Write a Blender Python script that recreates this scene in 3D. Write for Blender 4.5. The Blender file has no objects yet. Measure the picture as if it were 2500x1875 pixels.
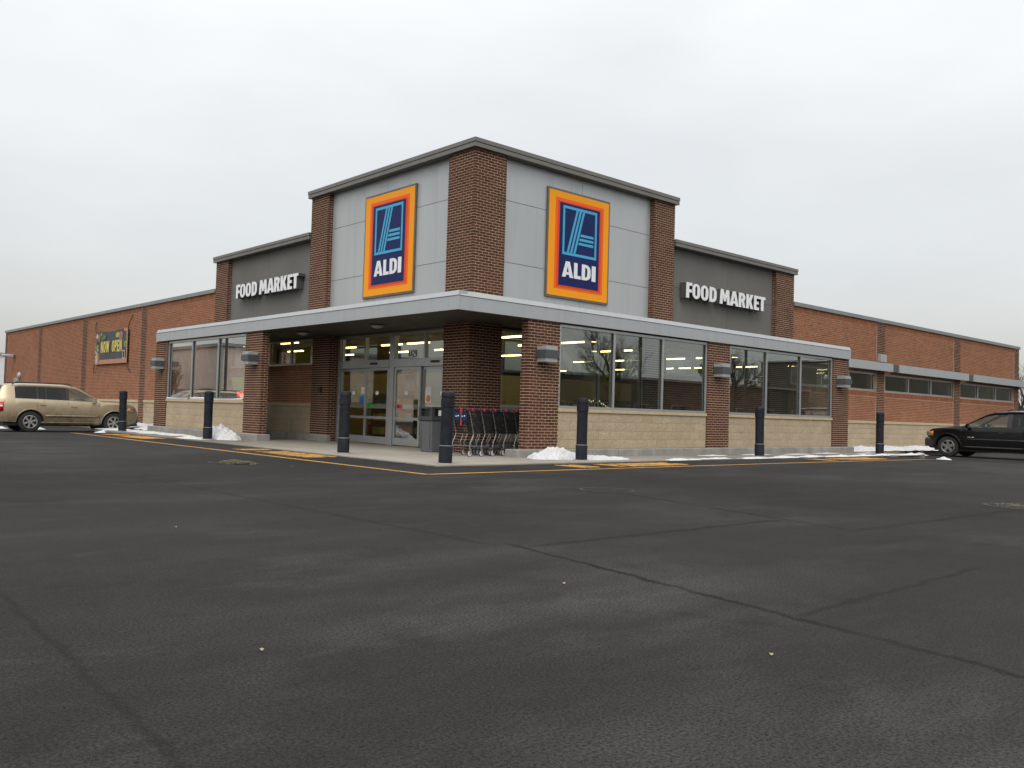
import bpy, math, random
from mathutils import Vector, Matrix
random.seed(7)
R = math.radians
sc = bpy.context.scene
col = sc.collection

# ------------------------------------------------------------------ camera
cd = bpy.data.cameras.new('camera'); cam = bpy.data.objects.new('camera', cd); col.objects.link(cam)
cr = Vector((0.74074561, -0.67115833, 0.02902461)); cu = Vector((-0.04372034, -0.00504973, 0.99903105)); cf = Vector((0.67036145, 0.74129683, 0.03308383))
m = Matrix((cr, cu, -cf)).transposed().to_4x4(); m.translation = (-13.29488, -16.23995, 0.99313)
cam.matrix_world = m
cd.sensor_width = 36; cd.lens = 2159.57 / 2500 * 36; cd.clip_start = .05; cd.clip_end = 5000
sc.camera = cam

# ------------------------------------------------------------------ sky, sun, exposure
W = bpy.data.worlds.new('World'); sc.world = W; W.use_nodes = True
nt = W.node_tree; nt.nodes.clear()
SUN_EL, SUN_AZ = R(52), R(222)          # direction the light comes from (behind the viewer)
def wn(t, **k):
    n = nt.nodes.new(t)
    for a, b in k.items(): setattr(n, a, b)
    return n
out = wn('ShaderNodeOutputWorld'); bg1 = wn('ShaderNodeBackground'); bg2 = wn('ShaderNodeBackground'); add = wn('ShaderNodeAddShader')
sky = wn('ShaderNodeTexSky', sky_type='NISHITA'); sky.sun_disc = False; sky.sun_elevation = SUN_EL; sky.sun_rotation = R(90) - SUN_AZ
sky.air_density = 1.0; sky.dust_density = 5.0
bg1.inputs['Strength'].default_value = .05
nt.links.new(sky.outputs[0], bg1.inputs[0])
tc = wn('ShaderNodeTexCoord'); sep = wn('ShaderNodeSeparateXYZ'); nt.links.new(tc.outputs['Generated'], sep.inputs[0])
mp = wn('ShaderNodeMapping'); mp.inputs['Scale'].default_value = (1.6, 1.6, 4.2); nt.links.new(tc.outputs['Generated'], mp.inputs[0])
nz = wn('ShaderNodeTexNoise'); nz.inputs['Scale'].default_value = 1.5; nz.inputs['Detail'].default_value = 5; nz.inputs['Roughness'].default_value = .5
nt.links.new(mp.outputs[0], nz.inputs[0])
grad = wn('ShaderNodeMapRange'); grad.inputs[1].default_value = -.02; grad.inputs[2].default_value = .75; grad.inputs[3].default_value = .6; grad.inputs[4].default_value = 1.5
nt.links.new(sep.outputs['Z'], grad.inputs[0])
nm = wn('ShaderNodeMapRange'); nm.inputs[1].default_value = .3; nm.inputs[2].default_value = .7; nm.inputs[3].default_value = .91; nm.inputs[4].default_value = 1.08
nt.links.new(nz.outputs[0], nm.inputs[0])
mul = wn('ShaderNodeMath', operation='MULTIPLY'); nt.links.new(grad.outputs[0], mul.inputs[0]); nt.links.new(nm.outputs[0], mul.inputs[1])
tint = wn('ShaderNodeMix', data_type='RGBA', blend_type='MULTIPLY'); tint.inputs[0].default_value = 1
cmb = wn('ShaderNodeCombineColor'); [nt.links.new(mul.outputs[0], cmb.inputs[i]) for i in range(3)]
nt.links.new(cmb.outputs[0], tint.inputs[6]); tint.inputs[7].default_value = (1.0, .995, .955, 1)
nt.links.new(tint.outputs[2], bg2.inputs[0]); bg2.inputs['Strength'].default_value = .8
nt.links.new(bg1.outputs[0], add.inputs[0]); nt.links.new(bg2.outputs[0], add.inputs[1]); nt.links.new(add.outputs[0], out.inputs[0])
sl = bpy.data.lights.new('sun', 'SUN'); sun = bpy.data.objects.new('sun', sl); col.objects.link(sun)
sl.energy = 1.3; sl.angle = R(40); sl.color = (1, .97, .93)
dv = Vector((math.cos(SUN_AZ) * math.cos(SUN_EL), math.sin(SUN_AZ) * math.cos(SUN_EL), math.sin(SUN_EL)))
sun.rotation_euler = dv.to_track_quat('Z', 'Y').to_euler()
vs = sc.view_settings; vs.view_transform = 'Standard'; vs.look = 'None'; vs.exposure = 0; vs.gamma = 1; vs.use_curve_mapping = False
sc.render.engine = 'CYCLES'; sc.cycles.use_denoising = True; sc.cycles.max_bounces = 7; sc.cycles.transparent_max_bounces = 24
sc.cycles.caustics_reflective = False; sc.cycles.caustics_refractive = False; sc.cycles.sample_clamp_indirect = 4

# ------------------------------------------------------------------ materials
M = {}
class NT:
    def __init__(s, name, rough=.6, metal=0., spec=.5):
        s.m = bpy.data.materials.new(name); s.m.use_nodes = True; s.t = s.m.node_tree; s.b = s.t.nodes['Principled BSDF']
        s.b.inputs['Roughness'].default_value = rough; s.b.inputs['Metallic'].default_value = metal; s.b.inputs['Specular IOR Level'].default_value = spec
        M[name] = s.m; s._tc = None
    def n(s, t, **k):
        x = s.t.nodes.new(t)
        for a, b in k.items(): setattr(x, a, b)
        return x
    def l(s, a, b): s.t.links.new(a, b)
    def co(s):
        if s._tc is None: s._tc = s.n('ShaderNodeNewGeometry').outputs['Position']
        return s._tc
    def noise(s, scale, detail=4, rough=.55, stretch=None, coord=None):
        x = s.n('ShaderNodeTexNoise'); x.inputs['Scale'].default_value = scale; x.inputs['Detail'].default_value = detail; x.inputs['Roughness'].default_value = rough
        c = coord or s.co()
        if stretch:
            mm = s.n('ShaderNodeMapping'); mm.inputs['Scale'].default_value = stretch; s.l(c, mm.inputs[0]); c = mm.outputs[0]
        s.l(c, x.inputs[0]); return x.outputs[0]
    def ramp(s, v, a, b, lo=0., hi=1.):
        x = s.n('ShaderNodeMapRange'); x.inputs[1].default_value = a; x.inputs[2].default_value = b; x.inputs[3].default_value = lo; x.inputs[4].default_value = hi
        s.l(v, x.inputs[0]); return x.outputs[0]
    def mix(s, f, a, b, mode='MIX'):
        x = s.n('ShaderNodeMix', data_type='RGBA', blend_type=mode)
        if isinstance(f, (int, float)): x.inputs[0].default_value = f
        else: s.l(f, x.inputs[0])
        for i, v in ((6, a), (7, b)):
            if isinstance(v, tuple): x.inputs[i].default_value = (*v, 1)
            else: s.l(v, x.inputs[i])
        return x.outputs[2]
    def math(s, op, a, b=0.):
        x = s.n('ShaderNodeMath', operation=op)
        for i, v in ((0, a), (1, b)):
            if isinstance(v, (int, float)): x.inputs[i].default_value = v
            else: s.l(v, x.inputs[i])
        return x.outputs[0]
    def color(s, c):
        if isinstance(c, tuple): s.b.inputs['Base Color'].default_value = (*c, 1)
        else: s.l(c, s.b.inputs['Base Color'])
    def bump(s, h, strength=.3, dist=.01):
        x = s.n('ShaderNodeBump'); x.inputs['Strength'].default_value = strength; x.inputs['Distance'].default_value = dist
        s.l(h, x.inputs['Height']); s.l(x.outputs[0], s.b.inputs['Normal'])
def plain(name, c, rough=.6, metal=0., var=.12, scale=3., bump=0., bscale=60., spec=.5):
    k = NT(name, rough, metal, spec)
    v = k.ramp(k.noise(scale, 5), .3, .7, 1 - var, 1 + var)
    cc = k.n('ShaderNodeCombineColor'); [k.l(v, cc.inputs[i]) for i in range(3)]
    k.color(k.mix(1., c, cc.outputs[0], 'MULTIPLY'))
    if rough < .9:
        k.l(k.ramp(k.noise(scale * 2.3, 4), .3, .7, max(.03, rough - .08), min(1, rough + .08)), k.b.inputs['Roughness'])
    if bump: k.bump(k.noise(bscale, 4), bump, .004)
    return k
def brick_mat(name, cols):
    k = NT(name, .85, 0, .25)
    g = k.n('ShaderNodeNewGeometry').outputs['Random Per Island']; o = k.n('ShaderNodeObjectInfo').outputs['Random']
    f = k.math('FRACT', k.math('ADD', g, o))
    r = k.n('ShaderNodeValToRGB'); r.color_ramp.interpolation = 'LINEAR'
    e = r.color_ramp.elements
    while len(e) < len(cols): e.new(.5)
    for i, (p, c) in enumerate(cols): e[i].position = p; e[i].color = (*c, 1)
    k.l(f, r.inputs[0])
    v = k.ramp(k.noise(24, 4), .3, .7, .82, 1.16)
    w = k.ramp(k.noise(.55, 4), .3, .7, .9, 1.1)
    v = k.math('MULTIPLY', v, w)
    cc = k.n('ShaderNodeCombineColor'); [k.l(v, cc.inputs[i]) for i in range(3)]
    k.color(k.mix(1., r.outputs[0], cc.outputs[0], 'MULTIPLY'))
    k.bump(k.noise(140, 3), .25, .003)
brick_mat('brick_dark', [(0, (.056, .0235, .0145)), (.3, (.074, .030, .018)), (.6, (.095, .036, .021)), (.85, (.062, .027, .018)), (1, (.11, .045, .027))])
brick_mat('brick_red', [(0, (.245, .094, .046)), (.3, (.29, .115, .056)), (.58, (.21, .08, .042)), (.92, (.3, .13, .065)), (.945, (.15, .085, .06)), (.97, (.13, .08, .062)), (1, (.255, .105, .054))])
plain('mortar_dark', (.56, .4, .28), .95, 0, .14, 2.2, .3)
plain('mortar_red', (.48, .32, .215), .95, 0, .14, 2.2, .3)
k = NT('split_block', .93, 0, .2)
rb = k.n('ShaderNodeObjectInfo').outputs['Random']; ri = k.n('ShaderNodeNewGeometry').outputs['Random Per Island']
f = k.math('FRACT', k.math('ADD', rb, ri))
base = k.mix(f, (.41, .34, .24), (.475, .4, .295))
base = k.mix(k.ramp(k.noise(40, 3), .35, .75), base, (.3, .225, .14))
base = k.mix(k.ramp(k.noise(130, 2), .62, .7), base, (.62, .53, .4))
k.color(k.mix(k.ramp(k.noise(1.1, 4), .45, .75, 0, .35), base, (.28, .215, .14)))
k.bump(k.noise(55, 6, .65), .55, .012)
plain('block_mortar', (.31, .255, .18), .95)
plain('block_cap', (.43, .345, .22), .85, 0, .1, 6, .2)
k = NT('panel_light', .42, .35, .5)
pc = k.mix(k.ramp(k.noise(.7, 4, .5, (1, 1, .4)), .35, .7), (.42, .445, .455), (.47, .495, .5))
pc = k.mix(k.ramp(k.noise(1.3, 6, .65, (4, 4, .18)), .52, .8, 0, .22), pc, (.2, .195, .18) if 'panel_light' == 'panel_light' else (.1, .098, .09))
k.color(k.mix(k.ramp(k.n('ShaderNodeObjectInfo').outputs['Random'], 0, 1, 0, .07), pc, (.2, .21, .22)))
k.l(k.ramp(k.noise(2.2, 4), .3, .7, .36, .48), k.b.inputs['Roughness'])
k = NT('panel_dark', .8, 0, .3)
pc = k.mix(k.ramp(k.noise(.8, 4), .35, .7), (.135, .133, .123), (.155, .152, .14))
pc = k.mix(k.ramp(k.noise(1.3, 6, .65, (4, 4, .18)), .52, .8, 0, .22), pc, (.2, .195, .18) if 'panel_dark' == 'panel_light' else (.1, .098, .09))
k.color(k.mix(k.ramp(k.n('ShaderNodeObjectInfo').outputs['Random'], 0, 1, 0, .07), pc, (.2, .21, .22)))
k.bump(k.noise(260, 3), .25, .003)
k = NT('fascia', .4, .4, .5)
str_ = k.noise(1.2, 5, .6, (3, 3, .25))
k.color(k.mix(k.ramp(str_, .5, .85), (.42, .445, .46), (.37, .385, .39)))
k.l(k.ramp(k.noise(1.5, 3), .3, .7, .34, .46), k.b.inputs['Roughness'])
plain('coping_bronze', (.16, .155, .14), .45, .3, .08, 1.5)
plain('coping_grey', (.235, .245, .24), .45, .3, .08, 1.5)
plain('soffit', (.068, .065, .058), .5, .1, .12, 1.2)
plain('joint_dark', (.03, .03, .03), .9)
plain('caulk', (.4, .33, .26), .8)
plain('aluminium', (.42, .435, .44), .36, .6, .06, 4)
plain('gasket', (.018, .018, .018), .5)
plain('lamp_dark', (.07, .074, .08), .5, .1, .1, 5)
plain('lamp_light', (.36, .38, .39), .5, .2, .06, 5)
k = plain('bollard', (.0135, .016, .023), .62, 0, .35, 9, .25, 160, spec=.2)
plain('black_plastic', (.018, .018, .02), .45, 0, .1)
plain('rubber', (.02, .02, .021), .85, 0, .25, 14)
plain('alloy', (.5, .5, .5), .3, .9, .12, 20)
plain('chrome', (.62, .62, .63), .16, 1.)
plain('zinc_tube', (.34, .34, .35), .3, .95, .1, 12)
plain('dark_wire', (.045, .046, .05), .4, .6, .1, 12)
plain('caster_grey', (.5, .5, .52), .5, 0, .12, 30)
plain('cart_blue', (.008, .026, .085), .4)
plain('cart_red', (.42, .022, .02), .45)
plain('white_print', (.78, .8, .82), .55)
plain('sign_orange', (.86, .33, .014), .45, 0, .02, .5, spec=.12)
plain('sign_band', (.82, .13, .026), .38, 0, .02, spec=.12)
plain('sign_band_deep', (.7, .07, .022), .38, 0, .02, spec=.12)
plain('sign_blue', (.011, .02, .1), .35, 0, .04, spec=.12)
plain('sign_cyan', (.07, .37, .6), .38, 0, .03, spec=.12)
plain('sign_white', (.74, .76, .78), .4, 0, .02)
plain('sign_rim', (.13, .122, .105), .5, .2)
plain('letter_side', (.07, .072, .072), .55)
plain('concrete_plinth', (.25, .245, .23), .92, 0, .22, 2.5, .4, 45)
k = NT('concrete_walk', .93, 0, .25)
base = k.mix(k.ramp(k.noise(.6, 6, .6), .3, .72), (.27, .25, .215), (.37, .345, .295))
base = k.mix(k.ramp(k.noise(2.3, 6, .65), .52, .75, 0, .6), base, (.19, .175, .15))
sx3 = k.n('ShaderNodeSeparateXYZ'); k.l(k.co(), sx3.inputs[0]); damp = k.math('MULTIPLY', k.ramp(k.math('MAXIMUM', sx3.outputs[0], sx3.outputs[1]), 1.5, 6.), k.ramp(k.noise(.9, 5), .3, .6, .5, 1.)); base = k.mix(k.math('MULTIPLY', damp, .75), base, (.105, .097, .083))
o_ = k.n('ShaderNodeObjectInfo').outputs['Random']
k.color(k.mix(k.ramp(o_, 0, 1, 0, .12), base, (.2, .19, .165)))
k.bump(k.noise(90, 4), .3, .006)
k = NT('asphalt', .85, 0, .1)
big = k.noise(.13, 4, .55); med = k.noise(.5, 6, .65, (1., 1.9, 1)); fine = k.noise(75, 5, .75); agg = k.noise(190, 2, .6); pit = k.noise(38, 3, .6)
base = k.mix(k.ramp(big, .3, .7), (.0235, .0228, .0212), (.037, .036, .034))
dust = k.math('MULTIPLY', k.ramp(big, .4, .62), k.ramp(med, .42, .68, 0, 1.))
base = k.mix(dust, base, (.083, .081, .08))
haze2 = k.math('MULTIPLY', k.ramp(k.noise(.9, 6, .7, (.6, 1.4, 1)), .54, .74, 0, .6), k.ramp(k.noise(.23, 3), .42, .6))
base = k.mix(haze2, base, (.1, .097, .094))
base = k.mix(k.ramp(k.noise(1.4, 6, .7), .56, .74, 0, .6), base, (.0135, .013, .0125))
base = k.mix(k.ramp(k.noise(7, 5, .7), .48, .7, 0, .4), base, (.048, .046, .043))
base = k.mix(k.ramp(fine, .42, .6, 0, .8), base, (.011, .0105, .01))
base = k.mix(k.ramp(pit, .3, .37, .8, 0), base, (.007, .007, .007))
# sealed joints: soft dark lines with ragged edges
sp = k.n('ShaderNodeSeparateXYZ'); k.l(k.co(), sp.inputs[0]); wob = k.math('MULTIPLY', k.math('SUBTRACT', k.noise(3.5, 5, .7), .5), .16); brk = k.ramp(k.noise(1.1, 4, .6), .3, .55, .35, 1.)
tot = None
for (x0, y0, x1, y1, w_, amt) in [(-8.75,-11.2,-9.55,-16.2,.045,.85), (-8.7,-11.42,-5.3,-11.44,.07,.7), (-4.5,-8.7,-5.4,-12.3,.07,.7), (-5.4,-12.3,1.5,-12.45,.08,.6), (-9.2,-13.86,-6.6,-13.82,.045,.5), (-12.15,-11.0,-12.32,-14.4,.03,.4), (-9.0,-4,-8.9,-11.2,.07,.4)]:
    L = math.hypot(x1 - x0, y1 - y0); dx, dy = (x1 - x0) / L, (y1 - y0) / L
    px, py = k.math('SUBTRACT', sp.outputs[0], x0), k.math('SUBTRACT', sp.outputs[1], y0)
    t = k.math('ADD', k.math('MULTIPLY', px, dx), k.math('MULTIPLY', py, dy)); nn_ = k.math('ADD', k.math('MULTIPLY', px, -dy), k.math('MULTIPLY', py, dx))
    mk = k.ramp(k.math('ABSOLUTE', k.math('ADD', nn_, wob)), w_ * .25, w_, amt, 0)
    mk = k.math('MULTIPLY', mk, k.math('MULTIPLY', k.ramp(t, -.1, .15), k.ramp(t, L - .15, L + .1, 1, 0)))
    tot = mk if tot is None else k.math('MAXIMUM', tot, mk)
base = k.mix(k.math('MULTIPLY', tot, brk), base, (.0085, .0083, .008))
base = k.mix(k.math('MULTIPLY', k.ramp(agg, .64, .72), .55), base, (.15, .14, .125))
k.color(base)
k.l(k.ramp(med, .3, .7, .74, .92), k.b.inputs['Roughness'])
hh = k.math('ADD', k.math('MULTIPLY', fine, .9), k.math('MULTIPLY', agg, .4))
k.bump(hh, .45, .008)
k = NT('tar_seam', .7, 0, .4); k.color(k.mix(k.ramp(k.noise(5, 4), .35, .65), (.016, .0155, .015), (.028, .027, .026)))
k = NT('yellow_paint', .7, 0, .4)
base = k.mix(k.ramp(k.noise(2.5, 4), .3, .7), (.58, .28, .045), (.66, .34, .07))
wear = k.math('MULTIPLY', k.ramp(k.noise(26, 5, .7), .44, .62), k.ramp(k.noise(1.1, 3), .35, .65, .3, 1.))
k.color(k.mix(wear, base, (.06, .055, .045)))
k = NT('snow', .9, 0, .3)
base = k.mix(k.ramp(k.noise(3.2, 5), .45, .75, 0, .5), (.6, .615, .64), (.42, .405, .38))
base = k.mix(k.ramp(k.noise(11, 5, .7), .55, .72, 0, .55), base, (.4, .38, .35))
k.color(k.mix(k.ramp(k.noise(34, 4), .58, .7, 0, .7), base, (.2, .18, .155)))
k.b.inputs['Subsurface Weight'].default_value = .15; k.b.inputs['Subsurface Scale'].default_value = .03
k.bump(k.noise(36, 6, .7), .55, .02)
plain('straw', (.16, .14, .095), .9, 0, .35, 40)
plain('grate_iron', (.034, .031, .027), .8, .2, .3, 20)
plain('dead_leaf', (.33, .29, .2), .85, 0, .3, 60)
plain('interior_wall', (.46, .41, .22), .8, 0, .15, .6)
plain('interior_ceiling', (.45, .44, .4), .9)
plain('interior_floor', (.36, .34, .3), .4, 0, .1)
plain('shelf_metal', (.12, .1, .08), .6)
plain('poster_green', (.5, .58, .14), .6)
plain('poster_white', (.62, .62, .58), .6)
plain('poster_red', (.55, .1, .05), .6)
plain('carton', (.3, .18, .08), .8, 0, .25)
plain('paper', (.72, .72, .68), .7)
plain('frosted_band', (.5, .47, .4), .6)
plain('sticker_green', (.03, .42, .09), .5)
plain('sticker_red', (.6, .05, .03), .5)
plain('sticker_blue', (.03, .16, .4), .5)
plain('bin_body', (.1, .105, .115), .7, 0, .15, 20, .2)
plain('bin_hood', (.045, .046, .05), .55, 0, .15, 14)
plain('banner_dark', (.05, .058, .062), .6, 0, .15, 2)
plain('banner_yellow', (.6, .5, .12), .55)
plain('banner_wood', (.42, .2, .12), .6, 0, .15, 8)
plain('print_green', (.07, .16, .05), .6, 0, .4, 9)
plain('print_lime', (.3, .36, .1), .6, 0, .3, 9)
plain('print_pink', (.34, .1, .08), .6, 0, .3, 9)
plain('print_pale', (.46, .45, .38), .6, 0, .25, 9)
plain('bark', (.075, .058, .045), .95, 0, .25, 6)
plain('beige_brick', (.66, .53, .46), .9, 0, .12, 1.)
plain('pale_siding', (.7, .71, .72), .6, 0, .05)
plain('brown_siding', (.085, .075, .06), .85, 0, .2, .6)
plain('winter_grass', (.14, .12, .07), .95, 0, .4, .3)
plain('pole_metal', (.08, .075, .07), .5, .4)
plain('roof_membrane', (.3, .3, .3), .9)
plain('door_grey', (.2, .2, .2), .6)
k = NT('car_beige', .34, .45, .5)
base = k.mix(k.ramp(k.noise(2.5, 5), .35, .7), (.42, .35, .235), (.37, .3, .2))
z = k.n('ShaderNodeSeparateXYZ'); k.l(k.co(), z.inputs[0])
dirt = k.math('MULTIPLY', k.ramp(z.outputs[2], .95, .3), k.ramp(k.noise(5, 6, .7), .3, .65, .35, 1.))
k.color(k.mix(dirt, base, (.155, .115, .07)))
k.l(k.math('ADD', k.ramp(dirt, 0, 1, .3, .75), 0.), k.b.inputs['Roughness']); k.b.inputs['Coat Weight'].default_value = .25
k = NT('car_black', .25, .0, .35)
dirt = k.math('MULTIPLY', k.ramp(z_out := k.n('ShaderNodeSeparateXYZ').outputs[2], .9, .2), 1.)
sz = z_out.node; k.l(k.co(), sz.inputs[0])
k.color(k.mix(k.math('MULTIPLY', dirt, k.ramp(k.noise(7, 6, .7), .3, .7, 0., .6)), (.004, .0043, .0055), (.02, .019, .017)))
k.l(k.ramp(dirt, 0, 1, .14, .4), k.b.inputs['Roughness'])
plain('car_trim', (.02, .02, .021), .6)
plain('car_inside', (.07, .066, .058), .8)
plain('lens_red', (.42, .012, .015), .15)
plain('lens_clear', (.24, .24, .24), .12, .5)
plain('lens_amber', (.6, .2, .03), .2)
def glass(name, tint, ior=1.5, boost=1.0, rough=0.0):
    mt = bpy.data.materials.new(name); mt.use_nodes = True; t = mt.node_tree; t.nodes.clear(); M[name] = mt
    o = t.nodes.new('ShaderNodeOutputMaterial'); mx = t.nodes.new('ShaderNodeMixShader'); tr = t.nodes.new('ShaderNodeBsdfTransparent'); gl = t.nodes.new('ShaderNodeBsdfGlossy')
    fr = t.nodes.new('ShaderNodeLayerWeight'); fr.inputs[0].default_value = .5; pw = t.nodes.new('ShaderNodeMath'); pw.operation = 'POWER'; pw.inputs[1].default_value = 5.
    mm = t.nodes.new('ShaderNodeMath'); mm.operation = 'MULTIPLY_ADD'; mm.inputs[1].default_value = .95 * boost; mm.inputs[2].default_value = .045 * boost; mm.use_clamp = True
    tr.inputs[0].default_value = (*tint, 1); gl.inputs['Roughness'].default_value = rough; gl.inputs[0].default_value = (.92, .95, .95, 1)
    t.links.new(fr.outputs['Facing'], pw.inputs[0]); t.links.new(pw.outputs[0], mm.inputs[0]); t.links.new(mm.outputs[0], mx.inputs[0]); t.links.new(tr.outputs[0], mx.inputs[1]); t.links.new(gl.outputs[0], mx.inputs[2]); t.links.new(mx.outputs[0], o.inputs[0])
glass('glass', (.89, .92, .9), 1.5, 3.3, .004)
glass('car_glass', (.6, .66, .62), 1.5, 1.0)
glass('car_glass_dark', (.07, .075, .07), 1.5, .7)
k = NT('tube_light', .5); k.color((.9, .8, .5)); k.b.inputs['Emission Color'].default_value = (1, .76, .32, 1); k.b.inputs['Emission Strength'].default_value = 9.
k = NT('neon_red', .5); k.color((.8, .05, .02)); k.b.inputs['Emission Color'].default_value = (1, .06, .03, 1); k.b.inputs['Emission Strength'].default_value = 1.6
k = NT('display_light', .5); k.color((.9, .85, .6)); k.b.inputs['Emission Color'].default_value = (1, .85, .55, 1); k.b.inputs['Emission Strength'].default_value = 1.6

# ------------------------------------------------------------------ mesh helpers
class MB:
    def __init__(s): s.v = []; s.f = []
    def box(s, x0, x1, y0, y1, z0, z1, skip=''):
        n = len(s.v)
        s.v += [(x0,y0,z0),(x1,y0,z0),(x1,y1,z0),(x0,y1,z0),(x0,y0,z1),(x1,y0,z1),(x1,y1,z1),(x0,y1,z1)]
        F = {'b':(0,3,2,1),'t':(4,5,6,7),'y0':(0,1,5,4),'x1':(1,2,6,5),'y1':(2,3,7,6),'x0':(3,0,4,7)}
        for kx, q in F.items():
            if kx not in skip.split(','): s.f.append(tuple(n + i for i in q))
        return s
    def hexa(s, p):           # eight corners: bottom ring then top ring, counter-clockwise
        n = len(s.v); s.v += [tuple(q) for q in p]
        for q in ((0,3,2,1),(4,5,6,7),(0,1,5,4),(1,2,6,5),(2,3,7,6),(3,0,4,7)): s.f.append(tuple(n + i for i in q))
        return s
    def poly(s, pts): n = len(s.v); s.v += [tuple(p) for p in pts]; s.f.append(tuple(range(n, n + len(pts)))); return s
    def prism(s, pts, d):     # polygon swept along d
        n = len(s.v); N = len(pts); d = Vector(d)
        s.v += [tuple(p) for p in pts] + [tuple(Vector(p) + d) for p in pts]
        s.f.append(tuple(range(n + N - 1, n - 1, -1))); s.f.append(tuple(range(n + N, n + 2 * N)))
        for i in range(N): j = (i + 1) % N; s.f.append((n + i, n + j, n + N + j, n + N + i))
        return s
    def tube(s, path, r, k=6, cap=True):
        P = [Vector(p) for p in path]; rr = r if isinstance(r, (list, tuple)) else [r] * len(P)
        n0 = len(s.v); a = None
        for i, p in enumerate(P):
            d = (P[min(i + 1, len(P) - 1)] - P[max(i - 1, 0)]).normalized()
            if a is None: a = d.orthogonal().normalized()
            else:
                a = (a - d * a.dot(d))
                a = a.normalized() if a.length > 1e-6 else d.orthogonal().normalized()
            b = d.cross(a)
            for j in range(k): t = 2 * math.pi * j / k; s.v.append(tuple(p + (a * math.cos(t) + b * math.sin(t)) * rr[i]))
        for i in range(len(P) - 1):
            for j in range(k): jj = (j + 1) % k; s.f.append((n0 + i*k + j, n0 + i*k + jj, n0 + (i+1)*k + jj, n0 + (i+1)*k + j))
        if cap: s.f.append(tuple(n0 + j for j in range(k - 1, -1, -1))); e = n0 + (len(P) - 1) * k; s.f.append(tuple(e + j for j in range(k)))
        return s
    def lathe(s, prof, k=24, c=(0,0,0), axis='z'):   # prof: (radius, height)
        n = len(s.v)
        for r, h in prof:
            for j in range(k):
                t = 2 * math.pi * j / k; x, y = r * math.cos(t), r * math.sin(t)
                p = (x, y, h) if axis == 'z' else (x, h, y)
                s.v.append((p[0] + c[0], p[1] + c[1], p[2] + c[2]))
        for i in range(len(prof) - 1):
            for j in range(k):
                jj = (j + 1) % k; q = (n + i*k + j, n + i*k + jj, n + (i+1)*k + jj, n + (i+1)*k + j)
                s.f.append(q if axis == 'z' else q[::-1])
        return s
    def mesh(s, name):
        me = bpy.data.meshes.new(name); me.from_pydata(s.v, [], s.f); me.update(); return me
    def build(s, name, mat, parent=None, smooth=False, loc=None, bevel=0.):
        me = s.mesh(name); me.materials.append(M[mat])
        if smooth:
            for p in me.polygons: p.use_smooth = True
            try: me.set_sharp_from_angle(angle=R(38))
            except Exception: pass
        return link(name, me, parent, loc, bevel)
def link(name, me, parent=None, loc=None, bevel=0.):
    o = bpy.data.objects.new(name, me); col.objects.link(o); o.parent = parent
    if loc is not None: o.location = loc
    if bevel:
        b = o.modifiers.new('bevel', 'BEVEL'); b.width = bevel; b.segments = 2; b.limit_method = 'ANGLE'
    return o
def empty(name, loc=(0,0,0), rz=0., parent=None):
    o = bpy.data.objects.new(name, None); col.objects.link(o); o.location = loc; o.rotation_euler = (0,0,rz); o.parent = parent; o.empty_display_size = .2; return o
def tag(o, label=None, cat=None, group=None, kind=None):
    for a, b in (('label', label), ('category', cat), ('group', group), ('kind', kind)):
        if b: o[a] = b
    return o
def copy_tree(o, parent=None):
    c = o.copy(); col.objects.link(c); c.parent = parent
    for ch in list(o.children): copy_tree(ch, c)
    return c
def bx(name, mat, parent, *a, bevel=0., loc=None): return MB().box(*a).build(name, mat, parent, bevel=bevel, loc=loc)

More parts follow.
